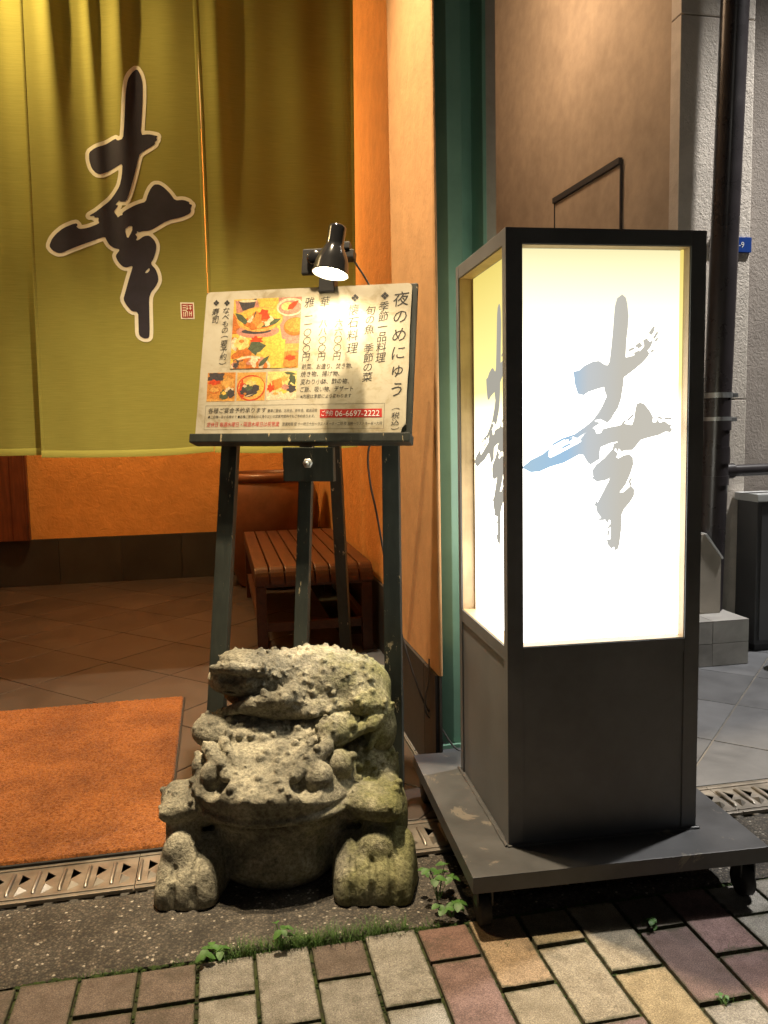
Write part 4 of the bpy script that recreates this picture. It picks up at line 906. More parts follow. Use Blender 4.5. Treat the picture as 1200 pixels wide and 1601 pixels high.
# frame line round the booking box
b = MB()
for s0, t0, s1, t1 in ((0.042, 0.797, 0.900, 0.7985), (0.042, 0.9605, 0.900, 0.962), (0.042, 0.797, 0.0432, 0.962), (0.8985, 0.797, 0.8997, 0.962)):
    b.add([B(s0, t0, 0.0039), B(s1, t0, 0.0039), B(s1, t1, 0.0039), B(s0, t1, 0.0039)], [(3, 2, 1, 0)])
b.build('border_line', K, mb)
b = MB(); b.add([B(0.600, 0.832, 0.0039), B(0.888, 0.832, 0.0039), B(0.890, 0.889, 0.0039), B(0.602, 0.888, 0.0039)], [(3, 2, 1, 0)]); bn = b.build('phone_banner', M['print_red'], mb)
b = MB(); htext(b, 'ご予約', 0.609, 0.662, 0.860, 0.0150, 0.1, 0.0045); htext(b, '06-6697-2222', 0.673, 0.878, 0.8605, 0.0205, 0.0, 0.0045); b.build('phone_number', M['white'], bn)
# four-petal diamonds that open each heading
for s_, t_, q in ((0.876, 0.080, 1.0), (0.736, 0.086, 1.0), (0.108, 0.082, 0.8), (0.053, 0.078, 0.8)):
    b = MB(); r = 0.0052*q
    for dx, dy in ((0, 1), (1, 0), (0, -1), (-1, 0)):
        c = B(s_, t_, 0.0040)+e1*dx*r*1.12+e2*dy*r*1.12; b.add([c+e1*r, c+e2*r, c-e1*r, c-e2*r], [(0, 1, 2, 3)])
    b.build('diamond_mark', K, mb)
# food photographs: flat prints
def picture(quad, layers):
    """quad: corners in board units; layers: (colour, outline in 0..1) painted one over the other"""
    (s0, t0), (s1, t1), (s2, t2), (s3, t3) = quad; b = MB(); cols = []
    def W(u, v, o):
        s = (s0*(1-u)+s1*u)*(1-v)+(s3*(1-u)+s2*u)*v; t_ = (t0*(1-u)+t1*u)*(1-v)+(t3*(1-u)+t2*u)*v; return B(s, t_, o)
    for i, (c, P) in enumerate(layers):
        P = [(min(1, max(0, x)), min(1, max(0, y))) for x, y in P]; b.add([W(x, y, 0.0037+0.000012*i) for x, y in P], [tuple(reversed(range(len(P))))]); cols += [c]*len(P)
    o = b.build('food_photo', M['photo'], mb); ca = o.data.color_attributes.new('print', 'FLOAT_COLOR', 'POINT')
    ca.data.foreach_set('color', np.array([(*c, 1) for c in cols], dtype=np.float32).ravel()); return o
def ell(cx_, cy_, rx, ry, a0=0, a1=360, n=24, wob=0.0, seed=1, tilt=0):
    rs = random.Random(seed); out = []
    for i in range(n+(0 if a1-a0 == 360 else 1)):
        a = R(a0+(a1-a0)*i/n); k = 1+rs.uniform(-wob, wob); x, y = rx*k*math.cos(a), ry*k*math.sin(a)
        out.append((cx_+x*math.cos(tilt)-y*math.sin(tilt), cy_+x*math.sin(tilt)+y*math.cos(tilt)))
    return out
def leafp(x0, y0, x1, y1, w_):
    dx, dy = x1-x0, y1-y0; nx, ny = -dy*w_, dx*w_
    return [(x0, y0), (x0+dx*.3+nx, y0+dy*.3+ny), (x0+dx*.65+nx*.8, y0+dy*.65+ny*.8), (x1, y1), (x0+dx*.65-nx*.8, y0+dy*.65-ny*.8), (x0+dx*.3-nx, y0+dy*.3-ny)]
SQ = [(0, 0), (1, 0), (1, 1), (0, 1)]
O1, O2, O3, Y1, Y2, PK, RD, GN, DK, CR = (0.62, 0.25, 0.05), (0.55, 0.16, 0.03), (0.70, 0.36, 0.09), (0.75, 0.48, 0.08), (0.80, 0.60, 0.20), (0.55, 0.24, 0.17), (0.60, 0.07, 0.02), (0.09, 0.11, 0.06), (0.07, 0.06, 0.06), (0.75, 0.60, 0.38)
blobs = lambda cs, seed, x0, x1, y0, y1, n, r: [(random.Random(seed*97+i).choice(cs), ell(random.Random(seed*31+i).uniform(x0, x1), random.Random(seed*57+i).uniform(y0, y1), r*random.Random(seed*13+i).uniform(.5, 1.2), r*random.Random(seed*17+i).uniform(.4, 1), n=12, wob=.3, seed=seed+i, tilt=i)) for i in range(n)]
picture([(0.143, 0.060), (0.480, 0.060), (0.482, 0.549), (0.149, 0.546)],
    [(Y1, SQ), (PK, [(0.66, 0), (1, 0), (1, 0.8), (0.78, 0.72), (0.7, 0.4)]), (O2, [(0, 0.2), (0.12, 0.35), (0.1, 0.5), (0, 0.5)]), (PK, [(0.02, 0.02), (0.35, 0.02), (0.4, 0.16), (0.05, 0.2)]),
     (DK, [(0.07, 0.03), (0.34, 0.0), (0.30, 0.15), (0.14, 0.17)]), (CR, ell(0.21, 0.03, 0.13, 0.02)), (PK, ell(0.38, 0.47, 0.32, 0.10)), (DK, ell(0.36, 0.47, 0.22, 0.04)),
     (O3, ell(0.40, 0.30, 0.345, 0.18)), (Y1, ell(0.40, 0.29, 0.325, 0.155)), (O2, ell(0.40, 0.34, 0.25, 0.10)), (GN, leafp(0.03, 0.20, 0.27, 0.40, 0.14)), (GN, leafp(0.72, 0.30, 0.42, 0.42, 0.12))]
    + blobs([O1, O2, O3, CR], 3, 0.24, 0.54, 0.24, 0.40, 16, 0.07)+[(RD, ell(0.45, 0.24, 0.10, 0.075, wob=.3, n=14)), (O1, ell(0.36, 0.30, 0.07, 0.10, wob=.2)), (DK, leafp(0.34, 0.16, 0.31, 0.30, 0.05))]
    + [(CR, ell(0.84, 0.14, 0.20, 0.13)), (PK, ell(0.84, 0.15, 0.17, 0.10)), (Y2, ell(0.80, 0.13, 0.09, 0.06)), (RD, leafp(0.80, 0.18, 0.96, 0.05, 0.2)), (O2, ell(0.93, 0.42, 0.17, 0.13)), (O1, ell(0.93, 0.40, 0.15, 0.10)), (O3, ell(0.86, 0.66, 0.20, 0.13, 0, 180)), (O1, ell(0.89, 0.88, 0.17, 0.12)), (RD, ell(0.88, 0.86, 0.08, 0.04, wob=.2))]
    + [(Y1, [(0.0, 0.62), (0.4, 0.55), (0.8, 0.6), (0.78, 1), (0, 1)])]+blobs([O1, O3, CR, Y2, O2], 8, 0.02, 0.40, 0.60, 0.80, 18, 0.08)+[(Y2, ell(0.15, 0.64, 0.11, 0.09, wob=.15)), (O1, ell(0.15, 0.61, 0.04, 0.025)), (RD, ell(0.37, 0.60, 0.09, 0.05, wob=.3)), (GN, leafp(0.25, 0.72, 0.52, 0.68, 0.32)), (GN, leafp(0.30, 0.62, 0.38, 0.82, 0.3))]
    + [(CR, ell(0.30, 0.98, 0.30, 0.16)), (O2, ell(0.30, 0.97, 0.26, 0.12))]+blobs([O1, DK, O3, PK, CR], 12, 0.06, 0.5, 0.88, 0.98, 14, 0.06)+[(GN, leafp(0.42, 0.98, 0.58, 0.82, 0.15))])
picture([(0.039, 0.571), (0.179, 0.570), (0.184, 0.768), (0.043, 0.769)], [(O1, SQ), (DK, ell(0.3, 0.16, 0.30, 0.20, wob=.25)), (RD, ell(0.25, 0.34, 0.22, 0.09, wob=.25)), (O3, ell(0.74, 0.36, 0.22, 0.2, wob=.2)), (O2, ell(0.26, 0.62, 0.20, 0.12)), (O3, ell(0.25, 0.60, 0.17, 0.08, wob=.2)), (CR, ell(0.8, 0.62, 0.16, 0.1, wob=.2)), (DK, ell(0.85, 0.74, 0.14, 0.15, wob=.15)), (GN, ell(0.60, 0.80, 0.15, 0.18, wob=.25)), (Y1, ell(0.6, 0.72, 0.08, 0.06, wob=.3)), (O3, [(0, 0.9), (0.5, 0.95), (1, 0.9), (1, 1), (0, 1)])])
picture([(0.188, 0.573), (0.330, 0.574), (0.331, 0.767), (0.192, 0.768)], [(O3, SQ), (RD, ell(0.5, 0.55, 0.50, 0.46)), (O3, ell(0.5, 0.55, 0.45, 0.41)), (Y1, ell(0.62, 0.5, 0.34, 0.34)), (RD, ell(0.2, 0.6, 0.12, 0.3, wob=.2)), (DK, ell(0.42, 0.66, 0.30, 0.20, wob=.15)), (DK, ell(0.66, 0.56, 0.13, 0.13, wob=.1)), (GN, ell(0.40, 0.52, 0.16, 0.12, wob=.3)), (Y2, ell(0.5, 0.38, 0.17, 0.09, wob=.35)), (CR, ell(0.28, 0.48, 0.07, 0.05, wob=.3)), (O1, ell(0.3, 0.75, 0.05, 0.04)), (CR, leafp(0.30, 0.86, 0.6, 0.76, 0.06))])
picture([(0.338, 0.572), (0.479, 0.571), (0.484, 0.762), (0.339, 0.765)], [(Y2, SQ), (CR, [(0, 0.7), (1, 0.75), (1, 1), (0, 1)]), (GN, leafp(0.55, 0.04, 1.0, 0.12, 0.12)), (GN, leafp(0.78, 0.10, 0.95, 0.5, 0.25)), (GN, leafp(0.7, 0.55, 0.85, 0.2, 0.1)), (O1, [(0.22, 0.30), (0.5, 0.22), (0.52, 0.55), (0.28, 0.66)]), (O2, [(0.22, 0.30), (0.28, 0.66), (0.2, 0.6), (0.15, 0.34)]), (RD, ell(0.12, 0.58, 0.12, 0.14, wob=.3)), (O3, ell(0.58, 0.26, 0.12, 0.10, wob=.25)), (DK, ell(0.82, 0.62, 0.16, 0.14, wob=.2)), (PK, ell(0.62, 0.56, 0.12, 0.1, wob=.2)), (Y1, ell(0.55, 0.72, 0.12, 0.08, wob=.2)), (CR, [(0.22, 0.85), (0.5, 0.7), (0.62, 0.9), (0.35, 0.97)]), (O3, ell(0.3, 0.78, 0.1, 0.05, wob=.3))])

# ------------------------------------------------------------------ clip lamp over the menu board, lit
lp = thing('clip_lamp', 'small glossy black clip lamp shining on the menu board', 'lamp', (0.31, 2.13, 1.45))
TOPC = Vector((0.326, 2.122, 1.517)); MOU = Vector((0.3005, 2.105, 1.392)); ax = (MOU-TOPC).normalized()
LL = (MOU-TOPC).length
sh = MB(); sh.lathe([(0.0, 0.0), (0.014, 0.0), (0.0215, 0.004), (0.0225, 0.010), (0.0225, 0.050), (0.024, 0.056), (0.029, 0.066), (0.036, 0.080), (0.042, 0.098), (0.046, LL-0.004), (0.0475, LL), (0.0455, LL)], TOPC, ax, 48)
sh.build('lamp_shade', M['chrome'], lp)
MB().lathe([(0.0455, LL-0.0005), (0.044, LL-0.006), (0.040, 0.098), (0.034, 0.081), (0.027, 0.069), (0.0, 0.062)], TOPC, ax, 48).build('shade_lining', M['shade_in'], lp)
bu = MB(); bc = TOPC+ax*(LL-0.030)
bu.lathe([(0.026*math.sin(PI*i/16), -0.026*math.cos(PI*i/16)) for i in range(17)], bc, ax, 24); bu.build('bulb', M['bulb'], lp)
lamp('clip_lamp_light', 'SPOT', tuple(TOPC+ax*(LL+0.004)), 4.6, (1.0, 0.80, 0.50), 0.022, tuple(TOPC+ax*(LL+0.3)+Vector((0.02, 0.05, 0))), R(165), 0.5)
J = B(0.60, 0.0, -0.008)
MB().obox(J+Vector((0, 0, 0.012)), e1, e3, e2, 0.022, 0.018, 0.030, 0.004).build('clip_jaw', M['blackplastic'], lp)
pd = MB(); pd.obox(J+e1*(-0.035)+Vector((0, 0.0, 0.072)), e1, e3, e2, 0.036, 0.007, 0.036, 0.004); pd.build('clip_lever', M['blackplastic'], lp)
MB().lathe([(0.0, 0.012), (0.017, 0.012), (0.020, 0.009), (0.020, 0.0)], J+e1*(-0.035)+Vector((0, 0, 0.078))+e3*0.006, e3, 24).build('pivot_cap', M['chrome'], lp)
MB().obox(J+e1*0.045+Vector((0, 0, 0.106)), e1, e3, e2, 0.020, 0.014, 0.010, 0.003).obox(J+e1*0.050+Vector((0, 0, 0.083)), e1, e3, e2, 0.026, 0.016, 0.012, 0.003).build('switch_block', M['blackplastic'], lp)
MB().tube([J+e1*0.0+Vector((0, 0, 0.03)), J+Vector((0, 0, 0.085)), J+e1*0.01+Vector((0, 0, 0.098)), TOPC+ax*0.028+Vector((0, 0.018, 0))], 0.006, 10).build('arm', M['chrome'], lp)
def spline(pts, n=10):
    P = [Vector(p) for p in pts]; P = [2*P[0]-P[1]]+P+[2*P[-1]-P[-2]]; out = []
    for i in range(1, len(P)-2):
        for k in range(n):
            t = k/n; a, b, c, d = P[i-1:i+3]
            out.append(0.5*((2*b)+(c-a)*t+(2*a-5*b+4*c-d)*t*t+(3*b-a-3*c+d)*t**3))
    return out+[P[-2]]
cbl = tag(MB().tube(spline([J+e1*0.070+Vector((0, 0, 0.075)), B(0.80, 0.01, -0.03), B(0.86, 0.3, -0.08), B(0.87, 0.8, -0.07), (0.405, 2.185, 0.949), (0.404, 2.175, 0.86), (0.418, 2.165, 0.774), (0.442, 2.16, 0.62), (0.468, 2.17, 0.50), (0.508, 2.20, 0.352), (0.556, 2.22, 0.215), (0.610, 2.25, 0.130), (0.668, 2.30, 0.040), (0.72, 2.34, 0.006), (0.80, 2.33, 0.006)]), 0.0028, 8).build('power_cord', M['cord']), 'thin grey power cord hanging from the clip lamp down to the floor', 'cord')
c2 = tag(MB().tube(spline([(0.571, 2.21, 0.345), (0.566, 2.205, 0.28), (0.556, 2.20, 0.245), (0.553, 2.195, 0.20), (0.566, 2.20, 0.175)]), 0.0022, 6).build('wire_end', M['cord']), 'short loose grey wire end hooked on the foot of the pale orange wall end', 'wire')

# ------------------------------------------------------------------ lantern sign
SX, SY, SA, SW, SD = 0.5687, 1.5593, -0.0478, 0.4231, 0.4058
Z0, Z1, W0, W1 = 0.1219, 1.3865, 0.5455, 1.3556; MF, MS, DP = 0.0336, 0.0248, 0.035
sg = thing('lantern_sign', 'tall charcoal lantern sign with lit white panels bearing a large brush character', 'sign', (SX, SY, 0), SA)
def sbuild(b, name, mat, parent=None, bevel=0): return b.build(name, mat, parent or sg, True, bevel)
# four corner posts
for x0, x1 in ((0.0, MF), (SW-MF, SW)):
    for y0, y1 in ((0.0, MS), (SD-MS, SD)):
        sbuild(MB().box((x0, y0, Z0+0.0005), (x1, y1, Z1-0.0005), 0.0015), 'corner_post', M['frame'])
# top frame and lower body between the posts
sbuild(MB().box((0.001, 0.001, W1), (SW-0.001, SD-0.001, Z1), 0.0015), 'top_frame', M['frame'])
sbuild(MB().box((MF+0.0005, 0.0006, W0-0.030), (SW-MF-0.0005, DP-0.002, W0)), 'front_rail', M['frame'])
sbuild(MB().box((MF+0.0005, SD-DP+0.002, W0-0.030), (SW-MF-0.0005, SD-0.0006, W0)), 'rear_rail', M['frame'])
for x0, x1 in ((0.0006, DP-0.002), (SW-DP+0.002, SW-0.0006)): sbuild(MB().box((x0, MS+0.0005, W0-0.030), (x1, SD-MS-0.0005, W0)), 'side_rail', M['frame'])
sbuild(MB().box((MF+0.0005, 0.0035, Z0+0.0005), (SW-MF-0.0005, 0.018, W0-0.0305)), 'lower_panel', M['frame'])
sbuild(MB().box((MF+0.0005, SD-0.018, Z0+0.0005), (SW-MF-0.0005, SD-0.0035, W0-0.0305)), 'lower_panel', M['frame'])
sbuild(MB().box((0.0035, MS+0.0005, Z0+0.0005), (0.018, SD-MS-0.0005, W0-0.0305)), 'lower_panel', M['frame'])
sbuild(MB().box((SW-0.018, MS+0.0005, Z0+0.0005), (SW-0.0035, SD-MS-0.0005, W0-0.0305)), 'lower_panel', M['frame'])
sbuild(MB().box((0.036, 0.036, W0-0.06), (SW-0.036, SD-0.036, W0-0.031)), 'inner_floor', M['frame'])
# pale wood lining of the window recesses
def liner(face):
    b = MB(); t = 0.0016
    if face in 'fb':
        y0, y1 = (0.0035, DP-0.001) if face == 'f' else (SD-DP+0.001, SD-0.0035)
        b.box((MF+0.0004, y0, W0+0.0004), (MF+t, y1, W1-0.0004)); b.box((SW-MF-t, y0, W0+0.0004), (SW-MF-0.0004, y1, W1-0.0004))
        b.box((MF+t+0.0003, y0, W0+0.0004), (SW-MF-t-0.0003, y1, W0+t)); b.box((MF+t+0.0003, y0, W1-t), (SW-MF-t-0.0003, y1, W1-0.0004))
    else:
        x0, x1 = (0.0035, DP-0.001) if face == 'l' else (SW-DP+0.001, SW-0.0035)
        b.box((x0, MS+0.0004, W0+0.0004), (x1, MS+t, W1-0.0004)); b.box((x0, SD-MS-t, W0+0.0004), (x1, SD-MS-0.0004, W1-0.0004))
        b.box((x0, MS+t+0.0003, W0+0.0004), (x1, SD-MS-t-0.0003, W0+t)); b.box((x0, MS+t+0.0003, W1-t), (x1, SD-MS-t-0.0003, W1-0.0004))
    return b
for f_ in 'fblr': sbuild(liner(f_), 'window_lining', M['liner'])
# lit acrylic panels
e_ = 0.0022
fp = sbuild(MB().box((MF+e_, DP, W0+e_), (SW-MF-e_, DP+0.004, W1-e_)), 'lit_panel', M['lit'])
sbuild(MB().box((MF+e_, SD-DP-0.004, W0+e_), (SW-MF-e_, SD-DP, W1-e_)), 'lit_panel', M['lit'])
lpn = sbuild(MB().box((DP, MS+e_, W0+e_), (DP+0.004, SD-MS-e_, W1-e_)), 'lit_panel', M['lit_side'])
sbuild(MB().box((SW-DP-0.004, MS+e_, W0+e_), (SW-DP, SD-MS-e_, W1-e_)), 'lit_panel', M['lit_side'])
# brush character on the front and on the left panel, with dry-brush streaks
cuts = [(L, 0.0016) for L in SIGN['cut']]; adds = [(L, 0.0011) for L in SIGN['add']]
hs = 0.0012
Fs, gx0, gz0 = grid_field(SIGN['outer'], [], 0.01, hs, cuts, adds)
p, t = fill_below(Fs, gx0, gz0, hs, 0.0052); 
Fh, hx0, hz0 = grid_field(SIGN['outer'], [], 0.01, hs)
p, t = fill_below(Fs, gx0, gz0, hs, 0.0013)
MB().add([(x, DP-0.0012, z) for x, z in p], t).build('brush_character', M['lit_ink'], fp, True)
ph, th_ = fill_below(np.where(Fh > 0.0045, 9, Fh), hx0, hz0, hs, 0.0044)
# same character on the left face: the face runs from the rear post (left) to the front post (right)
K_ = SW-2*MF; KS = SD-2*MS
lx = lambda x: SD-MS-(x-MF)*KS/K_
MB().add([(DP-0.0012, lx(x), z) for x, z in p], [tuple(f) for f in t]).build('brush_character', M['lit_ink_side'], lpn, True)
b = MB(); s0, s1 = SIGN['seal'][0], SIGN['seal'][2]
for a in ((0.05, 0.5, 0.12, 1.0), (0.3, 0.2, 0.38, 0.95), (0.55, 0.1, 0.63, 1.0), (0.8, 0.35, 0.88, 0.9), (0.05, 0.05, 0.4, 0.12), (0.5, 0.02, 0.95, 0.1), (0.3, 0.55, 0.7, 0.6)):
    X = lambda q: s0[0]+(s1[0]-s0[0])*q; Zq = lambda q: s1[1]+(s0[1]-s1[1])*q
    b.add([(X(a[0]), DP-0.0012, Zq(a[1])), (X(a[2]), DP-0.0012, Zq(a[1])), (X(a[2]), DP-0.0012, Zq(a[3])), (X(a[0]), DP-0.0012, Zq(a[3]))], [(0, 1, 2, 3)])
b.build('seal', M['lit_seal'], fp, True)
# base plate on castors
sbuild(MB().box((-0.1048, -0.1058, Z0-0.034), (SW+0.1047, SD+0.1102, Z0), 0.002), 'base_plate', M['plate'])
bead = MB(); 
for a, c_ in (((-0.004, -0.004), (SW+0.004, -0.004)), ((SW+0.004, -0.004), (SW+0.004, SD+0.004)), ((SW+0.004, SD+0.004), (-0.004, SD+0.004)), ((-0.004, SD+0.004), (-0.004, -0.004))):
    bead.tube([(a[0]+(c_[0]-a[0])*i/24+random.uniform(-.0008, .0008), a[1]+(c_[1]-a[1])*i/24+random.uniform(-.0008, .0008), Z0+0.0005) for i in range(25)], [random.uniform(0.0028, 0.0048) for i in range(25)], 8)
sbuild(bead, 'sealant_bead', M['plate'])
for x in (-0.075, SW+0.072):
    for y in (-0.072, SD+0.078):
        k = sbuild(MB().box((x-0.022, y-0.022, Z0-0.0405), (x+0.022, y+0.022, Z0-0.0345)).box((x-0.017, y-0.012, Z0-0.075), (x-0.0135, y+0.014, Z0-0.041)).box((x+0.0135, y-0.012, Z0-0.075), (x+0.017, y+0.014, Z0-0.041)), 'castor', M['blackplastic'])
        wv = MB(); wv.lathe([(0.0, -0.012), (0.030, -0.012), (0.0325, -0.009), (0.0325, 0.009), (0.030, 0.012), (0.0, 0.012)], (x, y+0.006, 0.0325), (1, 0, 0), 28); wv.build('wheel', M['rubber'], k, True)

# ------------------------------------------------------------------ stone toads: carved volumes blended in a distance field
def smin(a, b, k):
    h = np.clip(0.5+0.5*(b-a)/k, 0, 1); return b*(1-h)+a*h-k*h*(1-h)
class Field:
    def __init__(s, lo, hi, h):
        s.lo = np.array(lo, np.float32); s.h = h; s.n = [int((b-a)/h)+2 for a, b in zip(lo, hi)]
        s.f = np.full(s.n, 0.5, np.float32); s.ax = [lo[i]+h*np.arange(s.n[i], dtype=np.float32) for i in range(3)]
    def win(s, a, b):
        sl = []
        for i in range(3):
            k0 = max(0, int((a[i]-s.lo[i])/s.h)-1); k1 = min(s.n[i], int((b[i]-s.lo[i])/s.h)+3)
            if k1 <= k0: return None
            sl.append(slice(k0, k1))
        return tuple(sl)
    def grid(s, sl): return np.meshgrid(s.ax[0][sl[0]], s.ax[1][sl[1]], s.ax[2][sl[2]], indexing='ij', sparse=True)
    def put(s, d, sl, k, op):
        f = s.f[sl]
        if op == 'add': s.f[sl] = smin(f, d.astype(np.float32), k) if k > 0 else np.minimum(f, d)
        else: s.f[sl] = -smin(-f, d.astype(np.float32), k)
    def ell(s, c, r, k=0.02, rz=0.0, ry=0.0, rx=0.0, op='add', wide=0.03):
        m = max(r)+k*2+wide; sl = s.win([q-m for q in c], [q+m for q in c])
        if sl is None: return
        X, Y, Z = s.grid(sl); X = X-c[0]; Y = Y-c[1]; Z = Z-c[2]
        if rx: c_, s_ = math.cos(rx), math.sin(rx); Y, Z = c_*Y+s_*Z, -s_*Y+c_*Z
        if ry: c_, s_ = math.cos(ry), math.sin(ry); X, Z = c_*X-s_*Z, s_*X+c_*Z
        if rz: c_, s_ = math.cos(rz), math.sin(rz); X, Y = c_*X+s_*Y, -s_*X+c_*Y
        k0 = np.sqrt((X/r[0])**2+(Y/r[1])**2+(Z/r[2])**2); k1 = np.sqrt((X/r[0]**2)**2+(Y/r[1]**2)**2+(Z/r[2]**2)**2)+1e-9
        s.put(k0*(k0-1)/k1, sl, k, op)
    def cap(s, a, b, ra, rb, k=0.012, op='add'):
        m = max(ra, rb)+k*2+0.02; sl = s.win([min(p, q)-m for p, q in zip(a, b)], [max(p, q)+m for p, q in zip(a, b)])
        if sl is None: return
        X, Y, Z = s.grid(sl); d = np.array(b)-np.array(a); L2 = float(d@d)
        t = np.clip(((X-a[0])*d[0]+(Y-a[1])*d[1]+(Z-a[2])*d[2])/L2, 0, 1)
        s.put(np.sqrt((X-a[0]-t*d[0])**2+(Y-a[1]-t*d[1])**2+(Z-a[2]-t*d[2])**2)-(ra+(rb-ra)*t), sl, k, op)
    def planes(s, lo, hi, pl, rnd, k=0.01, op='add'):
        """convex solid: pl = (normal, point) pairs, edges rounded by rnd"""
        sl = s.win(lo, hi); X, Y, Z = s.grid(sl); d = None
        for nrm, pt in pl:
            n = np.array(nrm, float); n /= np.linalg.norm(n); e = (X-pt[0])*n[0]+(Y-pt[1])*n[1]+(Z-pt[2])*n[2]+rnd
            d = e if d is None else -smin(-d, -e, rnd*1.6)
        s.put(d-rnd, sl, k, op)
    def rough(s, amp, cell, seed):
        rs = np.random.RandomState(seed); m = [int(n*s.h/cell)+3 for n in s.n]; L = rs.rand(*m).astype(np.float32)-0.5
        w_ = []
        for i in range(3):
            t = np.arange(s.n[i])*s.h/cell; i0 = t.astype(int); fr = t-i0; fr = (fr*fr*(3-2*fr)).astype(np.float32); w_.append((i0, fr))
        def lerp(A, ax_, i0, fr):
            sh = [1, 1, 1]; sh[ax_] = len(fr); f = fr.reshape(sh); return np.take(A, i0, ax_)*(1-f)+np.take(A, i0+1, ax_)*f
        A = L
        for i in range(3): A = lerp(A, i, *w_[i])
        s.f += A*(2*amp)
    def surface(s):
        """naive surface nets"""
        f = s.f; neg = f < 0; S = np.zeros([n-1 for n in s.n], np.int8); cor = []
        for c in range(8):
            o = ((c >> 2) & 1, (c >> 1) & 1, c & 1); q = tuple(slice(o[i], s.n[i]-1+o[i]) for i in range(3)); cor.append((o, q)); S += neg[q]
        act = np.argwhere((S > 0) & (S < 8)); idx = -np.ones(S.shape, np.int64); idx[tuple(act.T)] = np.arange(len(act))
        val = np.stack([f[act[:, 0]+o[0], act[:, 1]+o[1], act[:, 2]+o[2]] for o, _ in cor], 1); pos = np.zeros((len(act), 3)); cnt = np.zeros(len(act))
        off = np.array([o for o, _ in cor], float)
        for a in range(8):
            for b_ in range(a+1, 8):
                if np.abs(off[a]-off[b_]).sum() != 1: continue
                va, vb = val[:, a], val[:, b_]; cr = (va < 0) != (vb < 0); t = np.where(cr, va/np.where(va == vb, 1, va-vb), 0)
                pos += np.where(cr[:, None], off[a]+t[:, None]*(off[b_]-off[a]), 0); cnt += cr
        V = s.lo+(act+pos/cnt[:, None])*s.h; F_ = []
        for d in range(3):
            u, v = (d+1) % 3, (d+2) % 3
            a = [slice(None)]*3; b_ = [slice(None)]*3; a[d] = slice(0, s.n[d]-1); b_[d] = slice(1, s.n[d]); sgn = neg[tuple(a)] != neg[tuple(b_)]
            e = np.argwhere(sgn); ok = (e[:, u] > 0) & (e[:, v] > 0) & (e[:, u] < s.n[u]-1) & (e[:, v] < s.n[v]-1); e = e[ok]
            def cell(du_, dv_): q = e.copy(); q[:, u] -= du_; q[:, v] -= dv_; return idx[tuple(q.T)]
            Q = np.stack([cell(1, 1), cell(0, 1), cell(0, 0), cell(1, 0)], 1); fl = ~neg[tuple(e.T)]; Q[fl] = Q[fl][:, ::-1]; F_.append(Q)
        return V, np.concatenate(F_)
def warts(fd, pts, k=0.007):
    for c, r_ in pts: fd.ell(c, (r_, r_, r_*0.9), k)
def field_mesh(fd, name, mat, parent, bottom=None):
    V, Q = fd.surface()
    if bottom is not None: V[:, 2] = np.maximum(V[:, 2], bottom)
    me = bpy.data.meshes.new(name); me.vertices.add(len(V)); me.vertices.foreach_set('co', V.astype(np.float32).ravel())
    me.loops.add(Q.size); me.loops.foreach_set('vertex_index', Q.astype(np.int32).ravel()); me.polygons.add(len(Q))
    me.polygons.foreach_set('loop_start', np.arange(0, Q.size, 4, dtype=np.int32)); me.polygons.foreach_set('use_smooth', np.ones(len(Q), bool))
    me.update(calc_edges=True); me.validate(); return link(name, me, mat, parent)
fs_ = thing('stone_toad_statue', 'mossy carved stone statue of a big warty toad carrying a smaller toad on its back', 'statue', (0.085, 1.63, 0), R(-11.5))
big = Field((-0.33, -0.05, -0.012), (0.335, 0.50, 0.40), 0.0037)
big.ell((0.01, 0.295, 0.115), (0.235, 0.18, 0.150), 0.02)                       # rump
big.ell((0.155, 0.330, 0.160), (0.112, 0.115, 0.118), 0.012)
big.ell((-0.12, 0.31, 0.15), (0.11, 0.12, 0.12), 0.012)
big.ell((-0.02, 0.195, 0.080), (0.142, 0.115, 0.110), 0.02); big.ell((-0.02, 0.175, 0.045), (0.140, 0.108, 0.075), 0.015)   # chest
big.ell((-0.02, 0.165, 0.115), (0.135, 0.090, 0.055), 0.012)                   # throat sack
big.ell((-0.020, 0.190, 0.142), (0.160, 0.120, 0.034), 0.008)                  # lower jaw
# head: a broad bowl cut off by the flat forehead, hollowed beside the nose
hd = Field((-0.33, -0.05, -0.012), (0.335, 0.50, 0.40), 0.0037)
hd.ell((-0.022, 0.193, 0.214), (0.190, 0.162, 0.084), 0.0)
hd.ell((-0.022, 0.183, 0.174), (0.192, 0.150, 0.030), 0.008)                   # lips
hd.ell((-0.03, 0.27, 0.29), (0.185, 0.075, 0.075), 0.010)                      # nape
hd.planes((-0.14, 0.0, 0.16), (0.08, 0.20, 0.30), [((0, -0.44, 1), (-0.03, 0.035, 0.232)), ((0, 0, -1), (0, 0, 0.185)), ((-1, -0.70, 0), (-0.074, 0.030, 0.2)), ((1, -0.75, 0), (0.004, 0.030, 0.2)), ((0, -1, -0.2), (0, 0.032, 0.22)), ((0, 1, 0), (0, 0.16, 0))], 0.005, 0.006)
X_, Y_, Z_ = np.meshgrid(*hd.ax, indexing='ij', sparse=True)
cutp = (Z_-(0.231+0.44*(Y_-0.035)))/math.sqrt(1+0.44**2)+0*X_
hd.f = -smin(-hd.f, -cutp.astype(np.float32), 0.006)
for pt_, n_ in (((-0.156, 0.14, 0.266), (-0.66, -0.40, 0.62)), ((0.086, 0.14, 0.266), (0.66, -0.40, 0.62))):
    n_ = np.array(n_)/np.linalg.norm(n_); c_ = (X_-pt_[0])*n_[0]+(Y_-pt_[1])*n_[1]+(Z_-pt_[2])*n_[2]; hd.f = -smin(-hd.f, -c_.astype(np.float32), 0.010)
